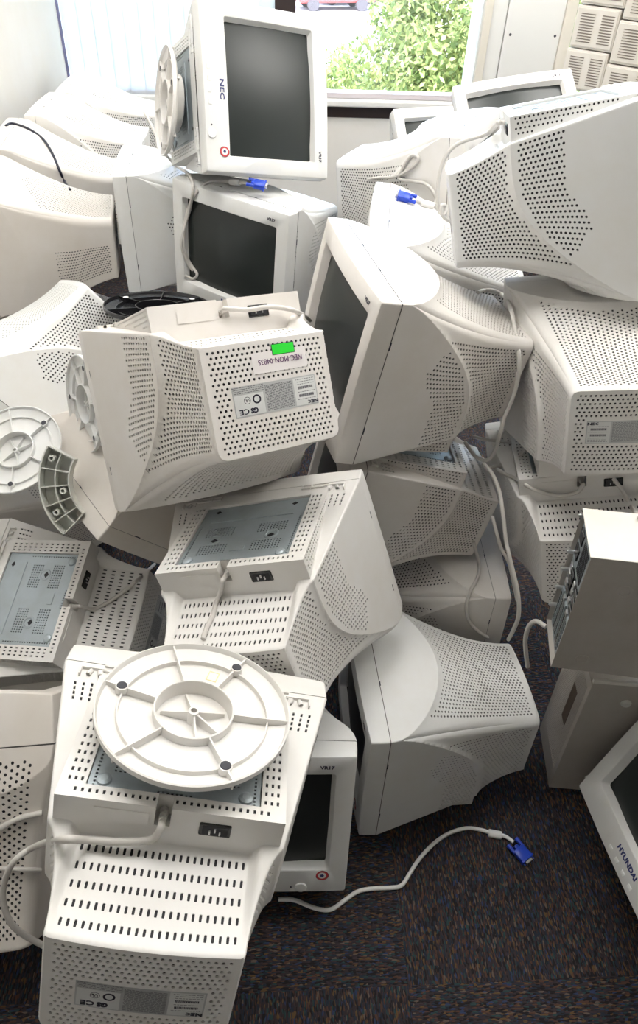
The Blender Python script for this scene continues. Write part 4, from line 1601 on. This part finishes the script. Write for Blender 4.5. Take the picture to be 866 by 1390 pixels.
# plug on the dark screened monitor and its cable
h = surf(353, 258)
pp = h[0] + (CAMP - h[0]).normalized() * .085 + Vector((0, 0, .014))
v1 = (at(369, 251, 2.05) - at(340, 244, 2.05)).normalized()
cable([(251, 374, 0, .0), (262, 379), (268, 372), (260, 360), (252, 345), (249, 325), (251, 302), (257, 280), (266, 263), (280, 249, 0, .002), (300, 247, 0, .006), (319, 248, 0, .04), (334, 249, 0, .07)], r=.0036, mat='cable',
      label='grey cable with a blue plug looping down over the dark screen', beads=((88, .034),), pl=(pp, v1, (0, -.2, 1)))
cable([(196, 153, 2.28), (202, 163, 2.26), (210, 180, 2.24), (222, 206, 2.2), (240, 226), (255, 236), (262, 250, 0, .004), (261, 268, 0, .004), (257, 288, 0, .003), (250, 310, 0, .002), (247, 335, 0, .001), (254, 355), (262, 367)], r=.0036,
      label='grey cable hanging from beside the round base of the sideways monitor')
# second blue plug
h = surf(546, 272); pp = (h[0] + h[1] * .01) if h else at(546, 268, 1.9)
v2 = (at(533, 264, 1.9) - at(562, 272, 1.9)).normalized()
cable([(500, 243, 0, .002), (516, 241, 0, .002), (534, 240, 0, .002), (551, 233, 0, .002), (565, 222, 0, .002), (568, 214, 0, .002), (560, 211, 0, .002), (552, 219, 0, .002), (545, 232, 0, .002), (542, 243, 0, .004), (560, 246, 0, .004), (577, 249, 0, .006), (588, 260, 0, .008), (592, 274, 0, .012), (584, 279, 0, .010), (566, 273, 0, .008)], r=.0036,
      label='pale cable coiled behind the blue plug in the middle of the heap', beads=((114, .034),), pl=(pp, v2, (0, -.2, 1)))
# cable on the carpet
def fl_pt(px, py, z=.006):
    d = ray(px, py); return CAMP + d * ((z - 1.7) / d.z)
fp = [(378, 1221), (400, 1222), (425, 1232), (448, 1235), (468, 1222), (486, 1210), (508, 1206), (530, 1205), (545, 1202), (556, 1186), (570, 1165), (590, 1144), (612, 1130), (635, 1124), (655, 1127), (670, 1132), (685, 1135), (697, 1143)]
zf_ = lambda p: ((p - CAMP).dot(Vector(RW[:, 2].tolist()) if False else Vector((RW @ np.array([0, 0, 1.])).tolist())))
fp3 = [(x, y, zf_(fl_pt(x, y))) for x, y in fp]
pc = fl_pt(710, 1160, .009)
cable(fp3, r=.0036, mat='whitecable', label='white cable with a blue plug snaking across the dark carpet', beads=((121, .030),), pl=(pc, fl_pt(721, 1172) - fl_pt(699, 1147), (0, 0, 1)))
# black cable
cable([(8, 171), (17, 168, 0, .001), (38, 175, 0, .002), (58, 189, 0, .003), (71, 208, 0, .003), (80, 230, 0, .003), (88, 247), (95, 258)], r=.0036, mat='navycable', label='thin black cable draped over the second monitor of the wall row')
# cables hanging over the leaning monitor
cable([(648, 398), (655, 394, 0, .002), (668, 394, 0, .004), (682, 400, 0, .006), (690, 410, 0, .008), (695, 426, 1.535), (699, 448, 1.52), (704, 478, 1.505), (705, 500, 1.515), (701, 524, 1.54), (694, 546, 1.56), (685, 566, 1.58), (678, 592, 1.60), (670, 615, 1.66), (660, 625, 1.68), (645, 619, 1.70), (631, 600, 1.72)], r=.0038, mat='cable',
      label='grey cable looping down over the rear of the leaning monitor')
cable([(705, 520, 1.66), (714, 537, 1.67), (718, 560, 1.67), (718, 585, 1.68), (713, 606, 1.70), (703, 622, 1.74), (697, 630, 1.78)], r=.0036, label='short grey cable arching beside the labelled monitor at right')
cable([(656, 629, 1.66), (668, 643, 1.64), (678, 668, 1.62), (683, 700, 1.61), (687, 735, 1.61), (695, 770, 1.61), (703, 805, 1.62), (704, 835, 1.64), (697, 855, 1.68), (690, 868, 1.74)], r=.0038, label='grey cable running straight down between the heap and the computer cases')
cable([(668, 700, 1.66), (674, 722, 1.66), (680, 744, 1.67), (690, 762, 1.68), (697, 790, 1.72), (702, 815, 1.76)], r=.0034, label='thin cable hanging behind the straight one above the glue marked monitor')
cable([(643, 735, 0, .003), (650, 765), (648, 785), (638, 803), (633, 822), (636, 842, 0, .002), (648, 856, 0, .002), (662, 865)], r=.0036, label='grey cable curling over the top of the glue marked monitor')
cable([(741, 851, 1.50), (728, 843, 1.52), (718, 850, 1.54), (713, 868, 1.57), (714, 886, 1.60), (716, 905, 1.64)], r=.0040, label='grey cable bowing out from the back of the upper computer case')
cable([(833, 650, 0, .004), (842, 662, 0, .004), (850, 676, 0, .004), (858, 690, 0, .004), (868, 704, 0, .004)], r=.0036, label='grey cable going down to the right edge above the computer cases')
cable([(641, 592, 1.80), (660, 597, 1.78), (680, 599, 1.78), (697, 601, 1.80)], r=.0032, label='thin cable crossing the dark gap below the leaning monitor')
cable([(661, 636, 1.74), (680, 631, 1.76), (703, 628, 1.77), (722, 625, 1.78)], r=.0034, label='grey cable lying level beside the small vent grid under the labelled monitor')

# yellow glue marks on the low monitor, yellow line on the plain side
def mark(key, pts, w, parent_name):
    bm = bmesh.new(); tube(bm, pts, w, 6)
    par = MON[key]
    bm_obj('glue_mark', bm, [M['stain']], par)
mark('M2b', [mm(204.4, 120, -20), mm(197, 88, -70), mm(196.5, 90, -130)], .0006, '') if False else None

# ------------------------------------------------------------------ light
w = bpy.data.worlds.new('daylight'); SC.world = w; w.use_nodes = True
nt = w.node_tree; bg = nt.nodes['Background']
sky = nt.nodes.new('ShaderNodeTexSky'); sky.sky_type = 'NISHITA'; sky.sun_disc = False; sky.sun_elevation = math.radians(50); sky.sun_rotation = math.radians(200); sky.air_density = 1.0; sky.dust_density = 3.0
nt.links.new(sky.outputs[0], bg.inputs[0]); bg.inputs[1].default_value = 2.1
sd = bpy.data.lights.new('sun', 'SUN'); sd.energy = 8; sd.angle = math.radians(1.0); sd.color = (1, .96, .88)
so = bpy.data.objects.new('sun', sd); COL.objects.link(so)
so.rotation_euler = Vector((.25, .22, 1)).to_track_quat('Z', 'Y').to_euler()
SC.view_settings.view_transform = 'Standard'
SC.view_settings.look = 'None'
SC.view_settings.gamma = 1
SC.view_settings.use_curve_mapping = False
SC.view_settings.exposure = 0.35
SC.cycles.max_bounces = 8
SC.cycles.diffuse_bounces = 4
SC.cycles.transparent_max_bounces = 12
SC.cycles.sample_clamp_indirect = 4
